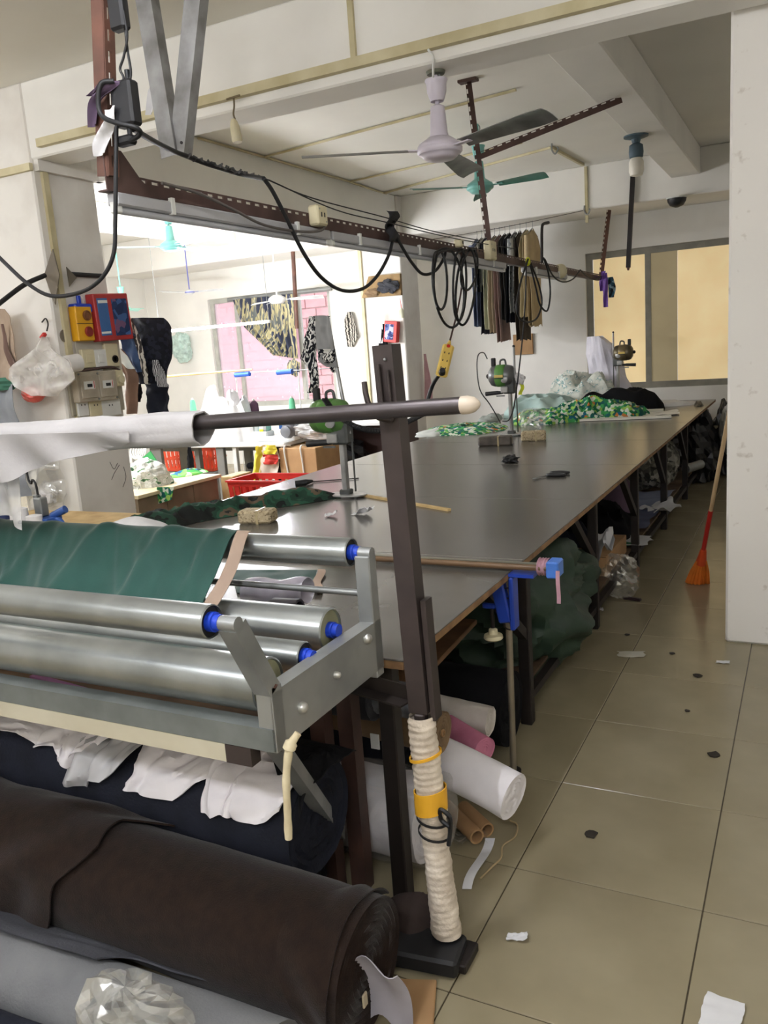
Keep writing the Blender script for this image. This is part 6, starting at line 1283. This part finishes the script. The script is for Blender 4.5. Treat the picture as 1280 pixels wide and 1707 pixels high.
one('meter_board', MB().cbox(on_side((160, 650), .012), (.024, .50, .33), .004), mat('board_grey', (168, 162, 144), .7, c2=(146, 138, 120)), 'grey backboard carrying the two meters on the column', 'board')
one('switch_board', MB().cbox(on_side((165, 595), .008), (.016, .42, .24), .004), mat('board_pale', (190, 184, 168), .7), 'pale backboard behind the light switches on the column', 'board')
meter = mat('meter_beige', (186, 176, 158), .5, c2=(160, 150, 132), scale=7)
for q, lab in (((141, 645), 'beige electricity meter on the left of the column board'), ((172, 643), 'beige electricity meter on the right of the column board')):
    t, p, R = side_box('electricity_meter', q, .20, .21, .08, meter, lab, 'meter', 'meters on the column')
    MB().cbox(p+Vector((.043, 0, 0)), (.012, .15, .16), .004).build('cover', meter, t); MB().cbox(p+Vector((.05, 0, .01)), (.004, .10, .055), .001).build('dial', MATS['white_plastic'], t); MB().cbox(p+Vector((.053, 0, .008)), (.002, .045, .022), .0005).build('digits', MATS['black_plastic'], t); MB().box(p+Vector((.053, .04, .012)), (.002, .004, .05)).build('red_mark', MATS['red'], t)
    for dz, dy in ((-.09, .08), (.09, -.08)): MB().cyl(p+Vector((.04, dy, dz)), p+Vector((.046, dy, dz)), .008, 8).build('screw', MATS['galv'], t)
t, p, R = side_box('round_plug', (195, 630), .08, .12, .06, MATS['cream_plastic'], 'cream plug right of the meters', 'plug')
MB().lathe(p+Vector((.03, 0, -.01)), [(.035, 0), (.03, .02), (.012, .026)], 12, axis=(1, 0, 0)).build('plug_head', MATS['cream_plastic'], t)
for q, w_, m_, lab in (((136, 680), .10, MATS['white_plastic'], 'white two pin socket below the meters'), ((157, 680), .12, MATS['cream_plastic'], 'cream socket in the lower row on the column'), ((182, 680), .20, MATS['white_plastic'], 'wide white socket plate in the lower row on the column')):
    t, p, R = side_box('wall_socket', q, w_, .12, .04, m_, lab, 'socket', 'sockets on the column')
    for dy in (-.015, .015): MB().box(p+Vector((.021, dy, .02)), (.002, .006, .012)).build('pin_hole', MATS['black_plastic'], t)
tr = MB()
cable([on_side((128, 620), .04), on_side((150, 616), .04), on_side((185, 612), .05), on_side((200, 618), .05)], .010, 'dark wires bunched above the meters', 4, mat('wires_brown', (80, 60, 56), .6))
for k, pts in enumerate((((183, 770), (190, 782), (196, 772)), ((186, 800), (190, 790), (194, 783), (199, 775)), ((206, 778), (210, 795), (205, 812)))):
    one('pencil_mark', MB().tube(spline([on_side(q, .002) for q in pts], 4), .0022, 5), mat('pencil', (110, 104, 98), .9), 'faint pencil scribble low on the column side, stroke %s' % ('one', 'two', 'three')[k], 'mark', 'pencil scribbles on the column')
# cardboard diamonds on the trunking
cdm = mat('card_grey', (122, 112, 96), .8, c2=(104, 96, 84))
one('cardboard_flap', MB().prism([at(89, 415, y=4.12), at(100, 458, y=4.12), at(93, 508, y=4.12), at(75, 458, y=4.12)], (0, -1, 0), .008), cdm, 'grey cardboard diamond on the column edge', 'cardboard')
one('cardboard_flap', MB().prism([on_side((110, 445), .03), on_side((127, 463), .03), on_side((115, 478), .03)], (1, 0, 0), .006), cdm, 'small grey cardboard triangle on the column side', 'cardboard')
one('card_disc', MB().lathe(on_side((108, 560), .0), [(.045, 0), (.045, .01)], 16, axis=(1, 0, 0)), cdm, 'round brown disc stuck beside the trunking', 'disc')
# clothes hung beyond the column
jk = thing('black_jacket', 'black patterned shirt hanging right of the column', 'garment', at(250, 690, y=4.95))
strip_px([(530, 208, 268), (545, 210, 286), (570, 215, 288), (600, 222, 286), (620, 228, 282), (640, 236, 280)], 4.95, .025, 22, 24, 1).build('body', pattern_mat('black_pattern', [(24, 25, 34), (36, 38, 50), (22, 23, 30)], 40), jk)
strip_px([(640, 240, 279), (660, 246, 283), (690, 248, 285), (715, 250, 278)], 4.95, .02, 14, 18, 2).build('sleeve', navy, jk)
strip_px([(600, 255, 264), (620, 256, 276), (645, 264, 280)], 4.925, .008, 8, 12, 3).build('white_print', pattern_mat('bw_edge', [(26, 27, 36), (200, 200, 200)], 30, 'wave', thr=[0, .55]), jk)
dj = thing('denim_jacket', 'blue denim garment with striped trim beside the column', 'garment', at(225, 640, y=4.86)); strip_px([(533, 205, 216), (560, 203, 228), (590, 206, 236), (620, 220, 240)], 4.86, .02, 14, 18, 4).build('body', mat('denim', (62, 86, 122), .85, c2=(48, 70, 104), scale=14), dj); strip_px([(530, 207, 220), (560, 222, 232), (590, 230, 240), (625, 238, 246), (640, 240, 246)], 4.84, .008, 8, 18, 5).build('trim', zs, dj)
bcq = thing('brown_coat', 'brown coat sleeve hanging against the column', 'garment', at(215, 690, y=4.78)); strip_px([(582, 192, 200), (605, 195, 220), (625, 206, 228), (650, 208, 229), (690, 210, 228)], 4.78, .015, 12, 20, 6).build('sleeve', mat('coat_brown', (126, 98, 80), .85, c2=(104, 80, 66)), bcq); strip_px([(582, 186, 200), (600, 198, 216), (615, 214, 226)], 4.76, .008, 8, 12, 7).build('lining', MATS['whitegrey_cloth'], bcq)
ds = one('dark_sleeve', strip_px([(640, 228, 234), (655, 228, 236), (670, 229, 235)], 5.0, .01, 6, 8), blackc, 'short black sleeve below the denim garment', 'garment')
# front face of the column
YC = 4.115
hk_ = thing('wall_hook', 'small hook with red tie holding the carrier bag', 'hook', at(77, 540, y=YC)); MB().tube(spline([at(70, 537, y=YC), at(76, 531, y=YC-.02), at(80, 540, y=YC-.02), at(78, 552, y=YC-.02)], 5), .005, 6).build('hook', MATS['leg_dark'], hk_); MB().cbox(at(72, 560, y=YC-.03), (.055, .03, .025), .006, R=Matrix.Rotation(-.6, 3, 'Y')).build('red_tie', MATS['red'], hk_)
cbg = thing('carrier_bag', 'white carrier bag full of paper rolls hanging on the column', 'carrier bag', at(70, 660, y=YC-.08)); bagm = glass_mat('carrier_film', (232, 228, 222), .34, .3)
strip_px([(562, 74, 80), (580, 62, 92), (600, 36, 116), (615, 20, 126), (630, 17, 126), (645, 28, 112), (660, 55, 90)], YC-.20, .02, 24, 30, 3).build('bag_front', bagm, cbg); strip_px([(562, 74, 80), (580, 62, 90), (600, 40, 102), (615, 24, 116), (632, 18, 125), (645, 30, 112), (655, 55, 90)], YC-.01, .008, 18, 24, 4).build('bag_back', bagm, cbg)
rolm = mat('paper_roll', (228, 224, 218), .8)
for (q, r) in (((26, 628), .050), ((44, 620), .056), ((87, 616), .056), ((110, 608), .058), ((63, 620), .045)):
    c = at(*q, y=YC-.17); MB().lathe(c, [(r, 0), (r, .10), (r*.72, .10), (r*.72, .0), (r, 0)], 18, axis=(.1, 1, .1), cap=False).build('paper_roll', rolm, cbg)
one('red_bag', crumple(at(56, 656, y=YC-.08), (.10, .06, .062), 95, 24, 16, .15), mat('red_film', (206, 84, 72), .4), 'red plastic bag hanging below the carrier bag', 'bag')
ct2 = thing('beige_coat', 'beige brown jacket hanging at the left picture edge', 'garment', at(10, 650, y=4.05)); strip_px([(515, -40, 4), (530, -40, 16), (560, -42, 26), (600, -44, 32), (625, -44, 22), (650, -44, 20)], 4.0, .02, 16, 20, 8).build('body', mat('jacket_beige', (172, 152, 132), .85, c2=(150, 130, 112)), ct2); strip_px([(540, 2, 6), (580, 8, 16), (605, 16, 26), (620, 24, 30)], 3.975, .006, 6, 12, 9).build('seam', mat('seam_brown', (112, 88, 78), .8), ct2)
one('grey_cloth', strip_px([(640, -40, 26), (700, -40, 34), (770, -40, 42), (828, -40, 46)], 3.95, .03, 16, 20, 10), mat('slate_cloth', (138, 142, 148), .85), 'slate grey cloth hanging behind the carrier bag', 'cloth')
one('green_rag', strip_px([(630, -30, 10), (640, -30, 24), (650, -30, 22)], 3.93, .015, 10, 8, 11), mat('rag_green', (60, 110, 90), .85), 'small green rag at the left picture edge', 'rag')
# clear bag hanging lower on the column and kettle-like clamp group on a side table
one('plastic_bag', strip_px([(752, 58, 74), (775, 44, 92), (800, 42, 98), (825, 44, 106), (845, 48, 104)], YC-.06, .03, 20, 24, 12, .01), film2, 'clear plastic bag hanging low on the column', 'plastic bag', 'clear plastic bags')
one('cotton_waste', crumple(at(78, 822, y=YC-.05), (.09, .04, .08), 96, 22, 16, .3), MATS['white_cloth'], 'white cotton waste inside the low clear bag', 'cotton')
stb = thing('side_table', 'small side table left of the cutting table', 'table', (-3.75, 3.0, 0)); zT = .80
MB().cbox((-3.76, 3.05, zT-.015), (1.05, .9, .03), .004).build('top', MATS['wood_pale'], stb)
for sx_ in (-1, 1):
    for sy_ in (-1, 1): MB().cbox((-3.76+sx_*.46, 3.05+sy_*.39, .385), (.05, .05, .77), .004).build('leg', lg, stb)
fl = thing('steel_flask', 'steel flask with blue bands at the left picture edge', 'flask', at(8, 896, z=zT)); p = at(8, 896, z=zT)
MB().lathe(p, [(.05, 0), (.052, .01), (.052, .15), (.048, .16), (.048, .20)], 20).build('body', MATS['galv'], fl); MB().lathe(p, [(.0535, .10), (.0535, .125)], 20, cap=False).build('blue_band', mat('band_navy', (40, 54, 92), .5), fl); MB().lathe(p, [(.05, .20), (.05, .235), (.03, .245)], 20).build('lid', mat('band_navy', (40, 54, 92)), fl)
for q, r, h, lab in (((38, 897), .05, .155, 'white thread cone beside the steel flask'), ((62, 898), .045, .12, 'small white thread cone behind the blue gun')):
    p = at(*q, z=zT); t = thing('thread_cone', lab, 'thread cone', p, 'thread cones'); MB().lathe(p, [(r, 0), (r, .01), (r*.9, h), (r*.5, h+.005)], 18).build('thread', MATS['white_cloth'], t); MB().lathe(p, [(r*1.05, 0), (r*1.05, .008)], 18).build('foot', MATS['blue_plastic'], t)
hg_ = thing('hand_machine', 'blue and white hand machine with grey motor on the side table', 'machine', at(80, 900, z=zT)); p = at(78, 892, z=zT)
bb_ = mat('machine_blue', (44, 82, 150), .45)
MB().cbox(p+Vector((-.02, 0, .05)), (.16, .09, .07), .01).build('body', mat('machine_white', (224, 226, 226)), hg_); MB().cbox(p+Vector((-.02, -.01, .09)), (.22, .10, .02), .004).build('blue_plate', bb_, hg_)
MB().cbox(p+Vector((-.01, .0, .15)), (.055, .05, .10), .006).build('motor', MATS['galv'], hg_); MB().cbox(p+Vector((-.03, 0, .20)), (.03, .03, .03), .004).build('bracket', MATS['galv'], hg_)
MB().tube(spline([p+Vector((.06, 0, .08)), p+Vector((.11, 0, .085)), p+Vector((.135, 0, .05)), p+Vector((.14, 0, 0.005))], 5), .013, 10).build('curved_arm', bb_, hg_); MB().cyl(p+Vector((.05, .01, .10)), p+Vector((.13, .03, .135)), .02, 14).build('nozzle', bb_, hg_)
cable([p+Vector((-.02, 0, .20)), p+Vector((-.025, 0, .27)), p+Vector((-.045, 0, .29)), p+Vector((-.07, .01, .27)), p+Vector((-.10, .02, .30)), p+Vector((-.10, .02, .42)), p+Vector((-.12, .02, .55))], .006, 'black lead rising from the blue hand machine')
